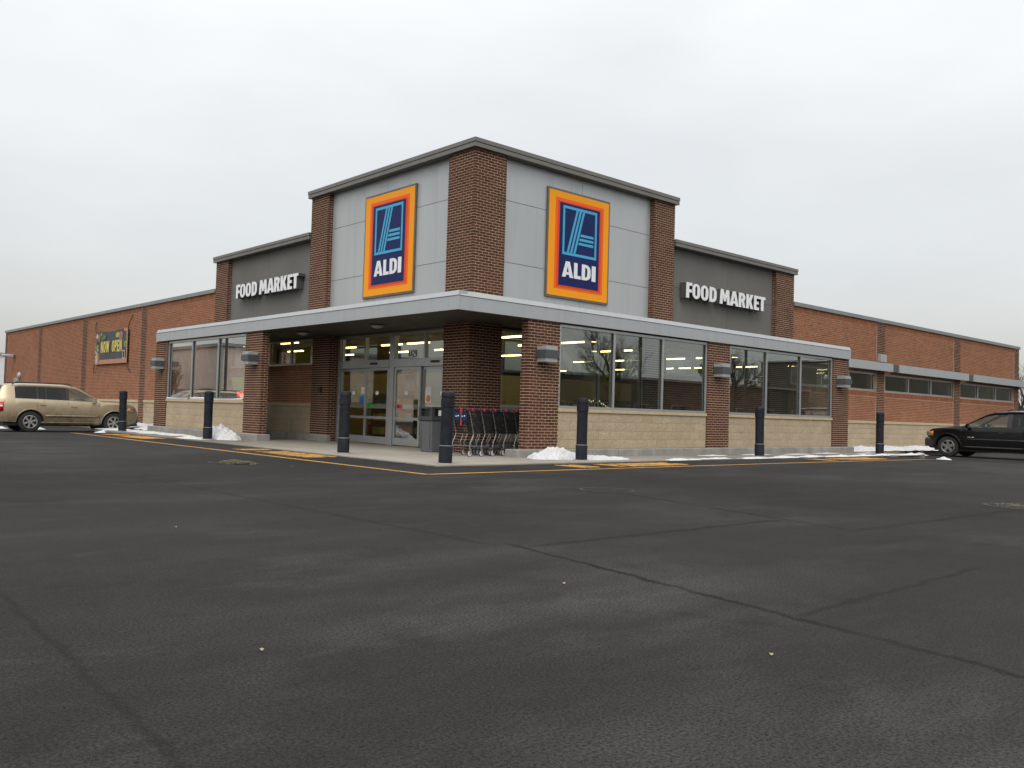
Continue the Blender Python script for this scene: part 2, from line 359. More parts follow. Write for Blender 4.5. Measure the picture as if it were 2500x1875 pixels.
# ------------------------------------------------------------------ letters
def arc(cx, cy, rx, ry, a0, a1, n=8): return [(cx + rx * math.cos(R(a0 + (a1 - a0) * i / n)), cy + ry * math.sin(R(a0 + (a1 - a0) * i / n))) for i in range(n + 1)]
def O_(w, t, s=.36):
    def rr(x0, x1, y0, y1, ry): rx = (x1 - x0) / 2; return arc((x0+x1)/2, y1 - ry, rx, ry, 0, 180) + arc((x0+x1)/2, y0 + ry, rx, ry, 180, 360)
    return [rr(0, w, 0, 1, s), rr(t, w - t, .17, .83, s * .42)[::-1]]
G = {
 'F': (.42, [[(0,0),(.2,0),(.2,.37),(.38,.37),(.38,.57),(.2,.57),(.2,.81),(.42,.81),(.42,1),(0,1)]]),
 'O': (.56, O_(.56, .195)),
 'D': (.54, [[(0,0),(.22,0)] + arc(.22,.34,.32,.34,-90,0,6) + arc(.22,.66,.32,.34,0,90,6) + [(0,1)], ([(.2,.18)] + arc(.2,.34,.14,.16,-90,0,5) + arc(.2,.66,.14,.16,0,90,5))[::-1]]),
 'M': (.7, [[(0,0),(.19,0),(.205,.56),(.29,.2),(.41,.2),(.495,.56),(.51,0),(.7,0),(.64,1),(.455,1),(.35,.58),(.245,1),(.06,1)]]),
 'A': (.62, [[(0,0),(.2,0),(.225,.16),(.395,.16),(.42,0),(.62,0),(.42,1),(.2,1)], [(.25,.33),(.31,.72),(.37,.33)][::-1]]),
 'R': (.54, [[(0,0),(.2,0),(.2,.38),(.25,.38),(.335,0),(.54,0),(.42,.43)] + arc(.27,.71,.25,.29,-35,90,8) + [(0,1)], [(.2,.55),(.2,.83),(.28,.8),(.32,.69),(.28,.58)]]),
 'K': (.55, [[(0,0),(.2,0),(.2,.4),(.34,0),(.555,0),(.37,.53),(.545,1),(.34,1),(.2,.62),(.2,1),(0,1)]]),
 'E': (.42, [[(0,0),(.42,0),(.42,.19),(.2,.19),(.2,.41),(.39,.41),(.39,.6),(.2,.6),(.2,.81),(.42,.81),(.42,1),(0,1)]]),
 'T': (.48, [[(.14,0),(.34,0),(.34,.81),(.48,.81),(.48,1),(0,1),(0,.81),(.14,.81)]]),
 'L': (.42, [[(0,0),(.42,0),(.42,.2),(.21,.2),(.21,1),(0,1)]]),
 'I': (.2, [[(0,0),(.2,0),(.2,1),(0,1)]]),
 'N': (.56, [[(0,0),(.18,0),(.18,.55),(.38,0),(.56,0),(.56,1),(.38,1),(.38,.45),(.18,1),(0,1)]]),
 'W': (.84, [[(.12,0),(.31,0),(.42,.52),(.53,0),(.72,0),(.84,1),(.66,1),(.6,.42),(.5,1),(.34,1),(.24,.42),(.18,1),(0,1)]]),
 'P': (.5, [[(0,0),(.18,0),(.18,.38),(.26,.38)] + arc(.26,.69,.24,.31,-90,90,8) + [(0,1)], [(.18,.54),(.18,.84),(.27,.81),(.31,.69),(.27,.57)]]),
 'G': (.54, [arc(.27,.3,.27,.3,0,-180,8) + arc(.27,.7,.27,.3,180,20,8) + [(.34,.74)] + arc(.27,.7,.09,.12,20,180,5) + arc(.27,.3,.09,.12,180,360,5) + [(.36,.38),(.28,.38),(.28,.53),(.54,.53)]]),
 'X': (.52, [[(0,0),(.19,0),(.26,.3),(.33,0),(.52,0),(.37,.51),(.51,1),(.32,1),(.26,.71),(.2,1),(.01,1),(.15,.51)]]),
 '4': (.5, [[(.27,0),(.42,0),(.42,.2),(.5,.2),(.5,.35),(.42,.35),(.42,1),(.24,1),(0,.35),(0,.2),(.27,.2)], [(.27,.36),(.14,.36),(.27,.74)][::-1]]),
 '2': (.48, [[(0,0),(.48,0),(.48,.16),(.2,.16),(.44,.55)] + arc(.24,.72,.24,.28,0,180,8) + [(.15,.7)] + arc(.24,.74,.09,.12,180,0,5) + [(.29,.55),(0,.16)]]),
 '9': (.48, [arc(.24,.68,.24,.32,-20,200,8) + [(.02,.48),(.18,.36),(.32,.4),(.3,.2),(.2,.14),(.06,.2),(.04,.04),(.2,0),(.36,.03),(.46,.18),(.48,.4)], arc(.24,.69,.09,.16,0,350,8)[::-1]]),
}
_gc = {}
def glyph(ch):
    if ch not in _gc:
        w, loops = G[ch]
        cu_ = bpy.data.curves.new('glyph', 'CURVE'); cu_.dimensions = '2D'; cu_.fill_mode = 'BOTH'; cu_.extrude = .5
        for lp in loops:
            sp = cu_.splines.new('POLY'); sp.points.add(len(lp) - 1)
            for p, q in zip(sp.points, lp): p.co = (q[0], q[1], 0, 1)
            sp.use_cyclic_u = True
        ob = bpy.data.objects.new('glyph', cu_); me = bpy.data.meshes.new_from_object(ob)
        _gc[ch] = (w, [tuple(v.co) for v in me.vertices], [tuple(p.vertices) for p in me.polygons])
        bpy.data.objects.remove(ob); bpy.data.meshes.remove(me); bpy.data.curves.remove(cu_)
    return _gc[ch]
def letter(ch, o, u, v, w, width, height, depth, mb=None):
    """one extruded letter: origin o, unit axes u (reading), v (up), w (towards the reader); its back lies on o"""
    gw, vs_, fs = glyph(ch); mb = mb or MB(); n = len(mb.v); o, u, v, w = Vector(o), Vector(u), Vector(v), Vector(w)
    for x, y, z_ in vs_: mb.v.append(tuple(o + u * (x / gw * width) + v * (y * height) + w * ((z_ + .5) * depth)))
    flip = u.cross(v).dot(w) < 0
    mb.f += [tuple(n + i for i in (f[::-1] if flip else f)) for f in fs]
    return mb
def word(text, o, u, v, w, height, depth, mat, parent, name='letter', sx=1., gap=.07, jitter=0.):
    x = 0
    for ch in text:
        if ch == ' ': x += .3 * sx * height; continue
        gw = G[ch][0] * sx * height
        letter(ch, Vector(o) + Vector(u) * x, u, v, w, gw, height, depth).build(name, mat, parent)
        x += gw + gap * height
    return x

XP, YP, ZP = Vector((1,0,0)), Vector((0,1,0)), Vector((0,0,1))
def sst(a, b, t): t = max(0., min(1., (t - a) / (b - a))); return t * t * (3 - 2 * t)
def gz(x, y): return -.12 * max(sst(12.5, 17.5, x), sst(12.5, 17.5, y))

# ================================================================== GROUND
gx = [-400,-200,-120,-80,-50,-36,-28] + [-24 + i for i in range(0, 63)] + [45,60,90,140,220,420]
gy = [-400,-200,-120,-80,-50,-36,-28] + [-24 + i for i in range(0, 73)] + [55,70,100,150,230,420]
mb = MB()
for y in gy:
    for x in gx: mb.v.append((x, y, gz(x, y)))
nx = len(gx)
for j in range(len(gy) - 1):
    for i in range(nx - 1): mb.f.append((j*nx+i, j*nx+i+1, (j+1)*nx+i+1, (j+1)*nx+i))
lot = tag(mb.build('parking_lot', 'asphalt'), 'dark grey asphalt parking lot with faint seams and pale dusty patches', None, None, 'structure')
mb = MB(); mb.poly([(-3000,-3000,-.5),(3000,-3000,-.5),(3000,3000,-.5),(-3000,3000,-.5)])
tag(mb.build('ground', 'winter_grass'), 'brown winter grass land around the parking lot', None, None, 'structure')

def ribbon(pts, w, zoff, wob=.25, step=.12):
    mb = MB(); prev = None; rnd = random.Random(int(pts[0][0]*100) + int(pts[0][1]*7))
    for (a, b) in zip(pts[:-1], pts[1:]):
        A, B = Vector((*a, 0)), Vector((*b, 0)); L = (B - A).length; n = max(2, int(L / step)); d = (B - A) / L; q = Vector((-d.y, d.x, 0))
        for i in range(n + 1):
            c = A + d * (L * i / n) + q * (rnd.uniform(-1, 1) * w * wob * .6)
            h = w * (.5 + rnd.uniform(-wob, wob))
            l_, r_ = c + q * h, c - q * h
            n0 = len(mb.v); mb.v += [(l_.x, l_.y, gz(l_.x, l_.y) + zoff), (r_.x, r_.y, gz(r_.x, r_.y) + zoff)]
            if prev is not None: mb.f.append((prev + 1, n0 + 1, n0, prev))
            prev = n0
    return mb
# painted lines and lettering
ribbon([(-5.0, 13.2), (-4.97,-5.13)], .105, .004, .04, .3).build('painted_line', 'yellow_paint', lot)
ribbon([(-4.918,-5.12), (6,-5.06), (13.6,-5.22)], .105, .0045, .04, .3).build('painted_line', 'yellow_paint', lot)
def ground_word(text, o, u, v, widths, h):
    x = 0
    for ch, w_ in zip(text, widths):
        if ch != ' ': letter(ch, Vector(o) + Vector(u) * x, u, v, ZP, w_ * .86, h, .004).build('painted_letter', 'yellow_paint', lot)
        x += w_
g9 = [.3,.3,.52] + [.35,.35,.35,.34,.2,.36,.36]
ground_word('NO PARKING', (-4.5, 2.86, .001), -YP, XP, g9, .76)
ground_word('NO PARKING', (-1.0,-4.74, .001), XP, YP, g9, .8)
ground_word('NO PARKING', (8.4,-4.72, .001), XP, YP, g9, .78)
ground_word('NO PARKING', (-4.5, 12.0, .001), -YP, XP, g9, .76)

# drain covers, straw, litter
def round_grate(x, y, r, lab):
    e = tag(empty('drain_cover', (x, y, gz(x, y))), lab, 'drain cover')
    MB().lathe([(r + .05, .001), (r + .05, .006), (r, .008), (r, .004)], 32).build('frame', 'grate_iron', e, True)
    mb = MB(); mb.lathe([(.001, .005), (r - .01, .005)], 32)
    for i in range(-5, 6):
        yy = i * r / 6; hw = math.sqrt(max(.01, (r - .03) ** 2 - yy * yy)); mb.box(-hw, hw, yy - .012, yy + .012, .0055, .011)
    mb.build('cover', 'grate_iron', e)
round_grate(-4.34, -8.3, .33, 'small round iron drain cover beside the corner of the yellow line')
round_grate(-1.0, -12.25, .36, 'iron drain cover with straw bits in the lot near the black car')
def straw_heap(cx, cy, sx, sy, n, h, lab, rnd=random.Random(3)):
    mb = MB()
    for _ in range(n):
        a = rnd.gauss(0, .42); b = rnd.gauss(0, .42); L = rnd.uniform(.05, .16); t = rnd.uniform(0, 6.28); r2 = math.exp(-(a*a + b*b))
        x, y, z0 = cx + a * sx, cy + b * sy, .006 + rnd.random() * h * r2
        dx, dy, dz = math.cos(t) * L / 2, math.sin(t) * L / 2, rnd.uniform(-.02, .02) * r2
        mb.tube([(x - dx, y - dy, max(.004, z0 - dz)), (x + dx, y + dy, max(.004, z0 + dz))], rnd.uniform(.003, .006), 3, False)
    tag(mb.build('straw', 'straw'), lab, None, None, 'stuff')
straw_heap(-6.62, -1.9, .26, .36, 260, .06, 'clump of dry straw lying on the asphalt outside the yellow line')
straw_heap(-1.0, -12.2, .28, .28, 18, .02, 'scattered straw bits around the drain cover near the black car')
lr = random.Random(5)
for x, y, lab in [(-9.93,-14.2,'pale dead leaf flat on the bare asphalt, nearest the bottom'), (-9.55,-12.6,'pale dead leaf on asphalt beside the long seam'), (-11.6,-12.9,'small pale leaf scrap on the asphalt to the lower left'), (-10.5,-9.2,'small curled leaf on the open asphalt left of the seams'), (-6.1,-2.9,'dark scrap of litter near the straw clump')]:
    a = lr.uniform(0, 6.28); pts = []
    for i in range(7):
        t = 6.28 * i / 7; rr_ = .009 * (1 if i % 2 else .62); pts.append((x + rr_ * 1.5 * math.cos(t) * math.cos(a) - rr_ * math.sin(t) * math.sin(a), y + rr_ * 1.5 * math.cos(t) * math.sin(a) + rr_ * math.sin(t) * math.cos(a), .006 + .004 * (i % 3)))
    tag(MB().prism(pts, (0,0,.002)).build('dead_leaf', 'dead_leaf'), lab, 'leaf', 'leaf scraps on the asphalt')

# sidewalk of separate slabs
walk = tag(empty('sidewalk'), 'pale concrete sidewalk wrapping the corner entrance', None, None, 'structure')
ZW = .022
def slab(x0, x1, y0, y1, ztop=ZW):
    g = .006; bx('slab', 'concrete_walk', walk, x0 + g, x1 - g, y0 + g, y1 - g, -.3, ztop)
xs = [-3.6, -1.85, 0.6]
ys = [-3.6, -1.85] + [-.2 + 1.75 * i for i in range(10)]
for i in range(2):
    for j in range(len(ys) - 1): slab(xs[i], xs[i+1], ys[j], ys[j+1])
xr = [.6] + [2.4 + 1.8 * i for i in range(9)]
for i in range(len(xr) - 1):
    for y0, y1 in ((-3.6,-1.85), (-1.85, .3)): slab(xr[i], xr[i+1], y0, y1)
for i in range(11): x0 = 16.8 + i * 1.85; slab(x0, x0 + 1.85, -1.45, .1)
for i in range(15): y0 = 15.55 + i * 2; slab(-1.75, .1, y0, y0 + 2)

# ================================================================== STORE
store = tag(empty('store_building'), 'brick corner supermarket with grey corner tower and flat metal canopy', 'building')
BH, BL, JT = .0677, .2032, .0135
rb_ = random.Random(11)
def brick_box(mb, face, plane, u0, u1, z0, z1, dep=.022):
    d = plane - rb_.uniform(0, .0015)
    if face == 'R': mb.box(u0, u1, d, d + dep, z0, z1, 'y1')
    else: mb.box(d, d + dep, u0, u1, z0, z1, 'x1')
def brick_cells(u0, u1, z0, z1, ph=0, e0=0., e1=0.):
    kz = int(math.ceil(z0 / BH - 1e-6 - .98)); outl = []
    while kz * BH < z1 - .012:
        a, b = max(z0, kz * BH) + JT / 2, min(z1, (kz + 1) * BH) - JT / 2
        if b - a > .01:
            off = BL / 2 if (kz + ph) % 2 else 0
            i = -1
            while True:
                s0 = u0 + i * BL + off; s1 = s0 + BL; i += 1
                if s0 >= u1 - .01: break
                p0 = u0 + e0 if s0 <= u0 + 1e-6 else s0 + JT / 2
                p1 = u1 - e1 if s1 >= u1 - 1e-6 else s1 - JT / 2
                if p1 - p0 > .02 and s1 > u0 + .01: outl.append((p0, p1, a, b))
        kz += 1
    return outl
def brickwork(parent, mat, rects, name='brickwork'):
    mb = MB()
    for (face, plane, u0, u1, z0, z1, ph) in rects:
        for c in brick_cells(u0, u1, z0, z1, ph, .002, .002): brick_box(mb, face, plane, *c)
    o = mb.build(name, mat, parent); o['kind'] = 'stuff'; return o
def soldier(parent, mat, face, plane, u0, u1, z0, z1, w=BH):
    mb = MB(); n = int((u1 - u0) / w)
    for i in range(n):
        a = u0 + (u1 - u0) * i / n; brick_box(mb, face, plane, a + JT/2, a + (u1 - u0) / n - JT/2, z0 + JT/2, z1 - JT/2)
    o = mb.build('soldier_course', mat, parent); o['kind'] = 'stuff'; return o
RC = .0035   # mortar recess
def pier(name, x0, x1, y0, y1, z0, z1, left=True, front=True, individual=False, ph=0, mat='brick_dark', mort='mortar_dark'):
    core = bx(name, mort, store, x0 + RC, x1 - (0 if x1 - x0 > 2 else .004), y0 + RC, y1 - .004, z0, z1)
    rects = []
    if front: rects.append(('R', y0, x0, x1, z0, z1, ph))
    if left: rects.append(('L', x0, y0, y1, z0, z1, ph + 1))
    if not individual: brickwork(core, mat, rects)
    else:
        cache = {}; cnt = 0; rest = MB()
        for (face, plane, u0, u1, a0, a1, p) in rects:
            for (p0, p1, a, b) in brick_cells(u0, u1, a0, a1, p, .002, .002):
                if cnt >= 300: brick_box(rest, face, plane, p0, p1, a, b); continue
                key = (face, round(p1 - p0, 3), round(b - a, 3))
                if key not in cache:
                    q = MB()
                    if face == 'R': q.box(0, p1 - p0, 0, .022, 0, b - a, 'y1')
                    else: q.box(0, .022, 0, p1 - p0, 0, b - a, 'x1')
                    me = q.mesh('brick'); me.materials.append(M[mat]); cache[key] = me
                d = plane - rb_.uniform(0, .002)
                link('brick', cache[key], core, (p0, d, a) if face == 'R' else (d, p0, a)); cnt += 1
        if rest.v: o = rest.build('brickwork', mat, core); o['kind'] = 'stuff'
    return core
ZC_B, ZC_T = 3.126, 3.528
WR, PW = 7.74, 1.0
pier('corner_pier', 0, 1.016, 0, 1.016, .0, 7.345)
pier('tower_pier', 6.77, WR, 0, .5, 3.3, 7.345)
pier('tower_pier', 0, .5, 6.757, WR + .02, 3.3, 7.345, ph=1)
pier('storefront_pier', 6.77, WR, .2, .7, 0, 3.2)
pier('storefront_pier', .2, .7, 6.757, WR + .02, 0, 3.2)
pier('flank_pier', 13.41, 14.56, .03, .6, 3.3, 6.12)
pier('flank_pier', .03, .6, 13.59, 14.58, 3.3, 6.12)
pier('storefront_pier', 13.41, 14.56, .2, .7, 0, 3.2)
pier('storefront_pier', .2, .7, 13.59, 14.58, 0, 3.2)
PY = -1.817
pier('screen_pier', .185, 1.212, PY, PY + .21, .2, ZC_B, individual=True)
pier('screen_pier', 7.0, 8.045, PY, PY + .21, .2, ZC_B)
pier('screen_pier', 13.92, 14.97, PY, PY + .21, .2, ZC_B)
pier('screen_pier', PY, PY + .21, 7.0, 8.062, .2, ZC_B)
pier('screen_pier', PY, PY + .21, 14.0, 15.05, .2, ZC_B)

# tower and flank walls behind the panels, roofs and copings
bx('tower_core', 'panel_dark', store, .2, 7.6, .2, 7.6, 3.62, 7.3)
for side in 'RL':
    zs = [3.4, 4.745, 6.285, 7.36]; us = [1.016, 3.88, 6.77 if side == 'R' else 6.757]
    for i in range(3):
        for j in range(2):
            a, b, c, d = us[j] + .005, us[j+1] - .005, zs[i] + .006, zs[i+1] - .006
            if side == 'R': bx('panel', 'panel_light', store, a, b, .15, .185, c, d)
            else: bx('panel', 'panel_light', store, .15, .185, a, b, c, d)
    z4 = [3.3, 4.92, 6.12]; u4 = [7.76, 10.75, 13.4 if side == 'R' else 13.58]
    for i in range(2):
        for j in range(2):
            a, b, c, d = u4[j] + .004, u4[j+1] - .004, z4[i] + .004, z4[i+1] - .004
            if side == 'R': bx('panel', 'panel_dark', store, a, b, .17, .21, c, d)
            else: bx('panel', 'panel_dark', store, .17, .21, a, b, c, d)
bx('flank_core', 'joint_dark', store, 7.75, 14.5, .212, 3.5, 3.62, 6.08)
bx('flank_core', 'joint_dark', store, .212, 3.5, 7.77, 14.52, 3.62, 6.08)
bx('tower_backing', 'joint_dark', store, .9, 7.0, .188, .199, 3.3, 7.3); bx('tower_backing', 'joint_dark', store, .188, .199, .9, 7.0, 3.3, 7.3)
def coping_run(name, mat, x0, x1, y0, y1, zb, zt, o=.09, groove=.5):
    zm = zb + (zt - zb) * groove
    mb = MB(); mb.box(x0 - o, x1 + o, y0 - o, y1 + o, zb, zm - .006); mb.box(x0 - o + .012, x1 + o - .012, y0 - o + .012, y1 + o - .012, zm - .006, zm + .006); mb.box(x0 - o - .012, x1 + o + .012, y0 - o - .012, y1 + o + .012, zm + .006, zt)
    return mb.build(name, mat, store, bevel=.004)
coping_run('tower_coping', 'coping_bronze', 0, WR, 0, WR + .02, 7.331, 7.5475)
coping_run('flank_coping', 'coping_bronze', WR + .1, 14.56, .03, 3.6, 6.103, 6.305)
coping_run('flank_coping', 'coping_bronze', .03, 3.6, WR + .12, 14.58, 6.103, 6.305)

# red brick wings
RX, LY, RP = 36.65, 45.2, .05
right = bx('wing_wall', 'mortar_red', store, 14.56, RX, RP + RC, .4, 1.0, 2.28)
bx('wing_wall', 'mortar_red', store, 14.56, RX, RP + RC, .4, 3.0, 5.0)
bx('wing_wall', 'block_mortar', store, 14.56, RX, RP + .012, .4, -.3, 1.0)
left = bx('wing_wall', 'mortar_red', store, RP + RC, .4, 14.58, LY, 1.0, 5.0)
bx('wing_wall', 'block_mortar', store, RP + .012, .4, 14.58, LY, -.3, 1.0)
bx('wing_wall', 'mortar_red', store, RX - .35, RX, .402, LY, -.3, 5.0); bx('wing_wall', 'mortar_red', store, .402, RX - .352, LY - .35, LY, -.3, 5.0)
wins = [(14.57, 20.85), (21.65, 28.45), (29.18, 35.95)]
for a, b in ((20.85, 21.65), (28.45, 29.18), (35.95, RX)): bx('wing_wall', 'mortar_red', store, a, b, RP + RC, .4, 2.28, 3.0)
pils = [(20.88, 21.56), (28.4, 29.1), (35.98, RX)]
segs = [(14.56, 20.88), (21.56, 28.4), (29.1, 35.98)]
rects = []
for a, b in segs: rects += [('R', RP, a, b, 1.1, 2.06, 0), ('R', RP, a, b, 3.0, 4.84, 0)]
brickwork(right, 'brick_red', rects)
for a, b in segs:
    soldier(right, 'brick_red', 'R', RP - .006, a, b, 4.84, 5.035)
    soldier(right, 'brick_red', 'R', RP - .004, a, b, 2.07, 2.27)
rects = []
for a, b in pils: rects += [('R', RP - .012, a, b, .0, 5.03, 1)]
brickwork(right, 'brick_dark', rects)
lp = [(21.3, 21.93), (29.15, 29.83), (37.03, 37.65), (44.62, LY)]
ls = [(14.58, 21.3), (21.93, 29.15), (29.83, 37.03), (37.65, 44.62)]
brickwork(left, 'brick_red', [('L', RP, a, b, 1.1, 4.84, 0) for a, b in ls[:3]] + [('L', RP, ls[3][0], 41.6, 1.1, 4.84, 0), ('L', RP, 41.6, 42.8, 2.25, 4.84, 0), ('L', RP, 42.8, 44.62, 1.1, 4.84, 0)])
for a, b in ls: soldier(left, 'brick_red', 'L', RP - .006, a, b, 4.84, 5.035)
brickwork(left, 'brick_dark', [('L', RP - .012, a, b, 0., 5.03, 1) for a, b in lp])
for a, b in pils: bx('pilaster', 'mortar_dark', store, a, b, RP - .0085, RP + .02, 0, 5.03)
for a, b in lp: bx('pilaster', 'mortar_dark', store, RP - .0085, RP + .02, a, b, 0, 5.03)
for a, b in pils: bx('expansion_joint', 'caulk', store, a - .022, a - .006, RP - .004, RP + .02, 1.1, 4.84)
for a, b in lp[:3]: bx('expansion_joint', 'joint_dark', store, RP - .004, RP + .02, a - .022, a - .006, 1.1, 4.84)
def cop(name, x0, x1, y0, y1): return bx(name, 'coping_grey', store, x0, x1, y0, y1, 5.035, 5.174, bevel=.004)
cop('wing_coping', 14.57, RX + .06, RP - .06, .45); cop('wing_coping', RP - .06, .45, 14.59, LY + .06); cop('wing_coping', RX - .38, RX + .06, .452, LY + .06); cop('wing_coping', .452, RX - .382, LY - .38, LY + .06)
bx('roof', 'roof_membrane', store, .4, RX - .35, .4, LY - .35, 4.45, 4.6)
# service door in the left wing
dr = bx('door', 'door_grey', store, RP + .03, RP + .06, 41.75, 42.7, -.02, 2.12)
bx('frame', 'aluminium', dr, RP - .02, RP + .05, 41.65, 41.75, -.02, 2.2); bx('frame', 'aluminium', dr, RP - .02, RP + .05, 42.7, 42.8, -.02, 2.2); bx('frame', 'aluminium', dr, RP - .019, RP + .05, 41.751, 42.699, 2.12, 2.199)
bx('closer', 'lamp_light', dr, RP - .06, RP + .03, 41.8, 42.4, 2.03, 2.09)

# split-face block bases
bvar = []
def block_mesh(w, h, d, seed, face):
    r_ = random.Random(seed); mb = MB(); nxx, nzz = 6, 3
    for j in range(nzz + 1):
        for i in range(nxx + 1):
            edge = i in (0, nxx) or j in (0, nzz)
            dd = .0 if edge else -r_.uniform(0, .006)
            u_, z_ = w * i / nxx, h * j / nzz
            mb.v.append((u_, dd, z_) if face == 'R' else (dd, u_, z_))
    W1 = nxx + 1
    for j in range(nzz):
        for i in range(nxx):
            q = (j*W1+i, j*W1+i+1, (j+1)*W1+i+1, (j+1)*W1+i); mb.f.append(q if face == 'R' else q[::-1])
    n = len(mb.v); ring = [(0,0),(w,0),(w,h),(0,h)]; idx = [0, nxx, nzz*W1+nxx, nzz*W1]
    for u_, z_ in ring: mb.v.append((u_, d, z_) if face == 'R' else (d, u_, z_))
    for a in range(4):
        b = (a + 1) % 4; q = (idx[b], idx[a], n + a, n + b); mb.f.append(q if face == 'R' else q[::-1])
    me = mb.mesh('block'); me.materials.append(M['split_block']); return me
bcache = {}
def blocks(parent, face, plane, u0, u1, z0, z1, rows, individual, seed=0):
    h = (z1 - z0) / rows; jt = .007; joined = MB(); r_ = random.Random(seed)
    for j in range(rows):
        s = u0 - (.2032 if j % 2 else 0)
        while s < u1 - .02:
            a, b = max(u0, s), min(u1, s + .4064); s += .4064
            if b - a < .05: continue
            w = b - a - jt; key = (face, round(w, 3), round(h, 3), r_.randrange(4) if abs(w - .3984) < .002 else 0)
            if key not in bcache: bcache[key] = block_mesh(w, h - jt, .03, hash(key) % 9999 if False else int(w * 1000) + key[3] * 17, face)
            p = (a + jt/2, plane, z0 + j*h + jt/2) if face == 'R' else (plane, a + jt/2, z0 + j*h + jt/2)
            if individual: link('block', bcache[key], parent, p)
            else:
                n = len(joined.v); me = bcache[key]
                joined.v += [(v.co.x + p[0], v.co.y + p[1], v.co.z + p[2]) for v in me.vertices]; joined.f += [tuple(n + q for q in pl.vertices) for pl in me.polygons]
    if not individual: o = joined.build('blockwork', 'split_block', parent); o['kind'] = 'stuff'
def sill_wall(face, a, b, seed):
    P0 = -1.79
    core = bx('sill_wall', 'block_mortar', store, *((a, b, P0 + .005, P0 + .2) if face == 'R' else (P0 + .005, P0 + .2, a, b)), .2, 1.06)
    blocks(core, face, P0, a + .002, b - .002, .205, 1.058, 4, True, seed)
    bx('sill_cap', 'block_cap', core, *((a, b, P0 - .035, P0 + .22) if face == 'R' else (P0 - .035, P0 + .22, a, b)), 1.06, 1.14, bevel=.008)
sill_wall('R', 1.214, 6.998, 1); sill_wall('R', 8.047, 13.918, 2); sill_wall('L', 8.064, 13.998, 3)
for i, (a, b) in enumerate([(14.99, 20.86), (21.57, 28.38), (29.11, 35.96)]):
    blocks(right, 'R', RP - .004, a, b, 0, 1.0, 5, False, 10 + i); bx('block_cap', 'block_cap', store, a, b, RP - .04, RP + .3, 1.0, 1.1, bevel=.008)
for i, (a, b) in enumerate([(15.07, 21.28), (21.95, 29.13), (29.85, 37.01), (37.67, 41.6), (42.85, 44.6)]):
    blocks(left, 'L', RP - .004, a, b, 0, 1.0, 5, False, 20 + i); bx('block_cap', 'block_cap', store, RP - .04, RP + .3, a, b, 1.0, 1.1, bevel=.008)

# storefront walls behind the screens
def framed_glass(face, plane, us, z0, z1, fr=.06, dep=.1, name='window', mats=('aluminium', 'glass')):
    w = empty(name, (0,0,0), 0, store); h = fr / 2
    def b_(nm, mt, u0, u1, za, zb, d0, d1, par=w):
        return bx(nm, mt, par, *((u0, u1, plane + d0, plane + d1) if face == 'R' else (plane + d0, plane + d1, u0, u1)), za, zb)
    b_('rail', mats[0], us[0] - h, us[-1] + h, z0, z0 + fr, 0, dep); b_('rail', mats[0], us[0] - h, us[-1] + h, z1 - fr, z1, 0, dep)
    for u_ in us: b_('mullion', mats[0], u_ - h, u_ + h, z0 + fr, z1 - fr, .002, dep - .002)
    for a, b in zip(us[:-1], us[1:]):
        b_('pane', mats[1], a + h, b - h, z0 + fr, z1 - fr, .055, .067)
        b_('gasket', 'gasket', a + h, a + h + .009, z0 + fr, z1 - fr, .035, .054); b_('gasket', 'gasket', b - h - .009, b - h, z0 + fr, z1 - fr, .035, .054)
    return w
framed_glass('R', -1.79, [1.245, 3.15, 5.06, 6.967], 1.145, 3.09); framed_glass('R', -1.79, [8.08, 10.0, 11.95, 13.885], 1.145, 3.09)
framed_glass('L', -1.79, [8.095, 10.02, 12.0, 13.965], 1.145, 3.09)
framed_glass('L', 14.9, [-1.58, .02], .1, 3.09)      # glazed end of the right-hand porch
# right storefront
sf = bx('storefront_wall', 'block_mortar', store, 1.018, 6.768, .262, .45, 0, 1.14); blocks(sf, 'R', .25, 1.02, 6.766, .1, 1.12, 5, False, 31)
framed_glass('R', .25, [1.05, 2.95, 4.85, 6.735], 1.14, 3.1)
def porch_wall(face, a, b):
    pl = .25
    def rb2(u0, u1, d0, d1): return (u0, u1, d0, d1) if face == 'R' else (d0, d1, u0, u1)
    core = bx('porch_wall', 'mortar_red', store, *rb2(a, b, pl + RC, .45), 1.1, 2.3)
    brickwork(core, 'brick_red', [(face, pl, a, b, 1.12, 2.1, 0)]); soldier(core, 'brick_red', face, pl, a, b, 2.1, 2.3)
    low = bx('porch_wall', 'block_mortar', store, *rb2(a, b, pl + .012, .45), 0, 1.02); blocks(low, face, pl, a, b, .2, 1.02, 4, False, 33)
    bx('block_cap', 'block_cap', store, *rb2(a, b, pl - .03, .45), 1.02, 1.1, bevel=.008)
    n = 4; framed_glass(face, pl, [a + .04 + (b - a - .08) * i / n for i in range(n + 1)], 2.3, 3.1, .055)
porch_wall('R', WR + .002, 13.408); porch_wall('L', WR + .022, 13.588)
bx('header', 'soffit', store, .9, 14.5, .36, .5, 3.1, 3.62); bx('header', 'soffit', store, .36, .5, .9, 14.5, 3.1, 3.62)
# clerestory windows of the right wing
framed_glass('R', .1, [14.6, 16.7, 18.76, 20.82], 2.285, 2.998, .06); framed_glass('R', .1, [21.69, 23.92, 26.15, 28.41], 2.285, 2.998, .06); framed_glass('R', .1, [29.22, 31.42, 33.68, 35.91], 2.285, 2.998, .06)
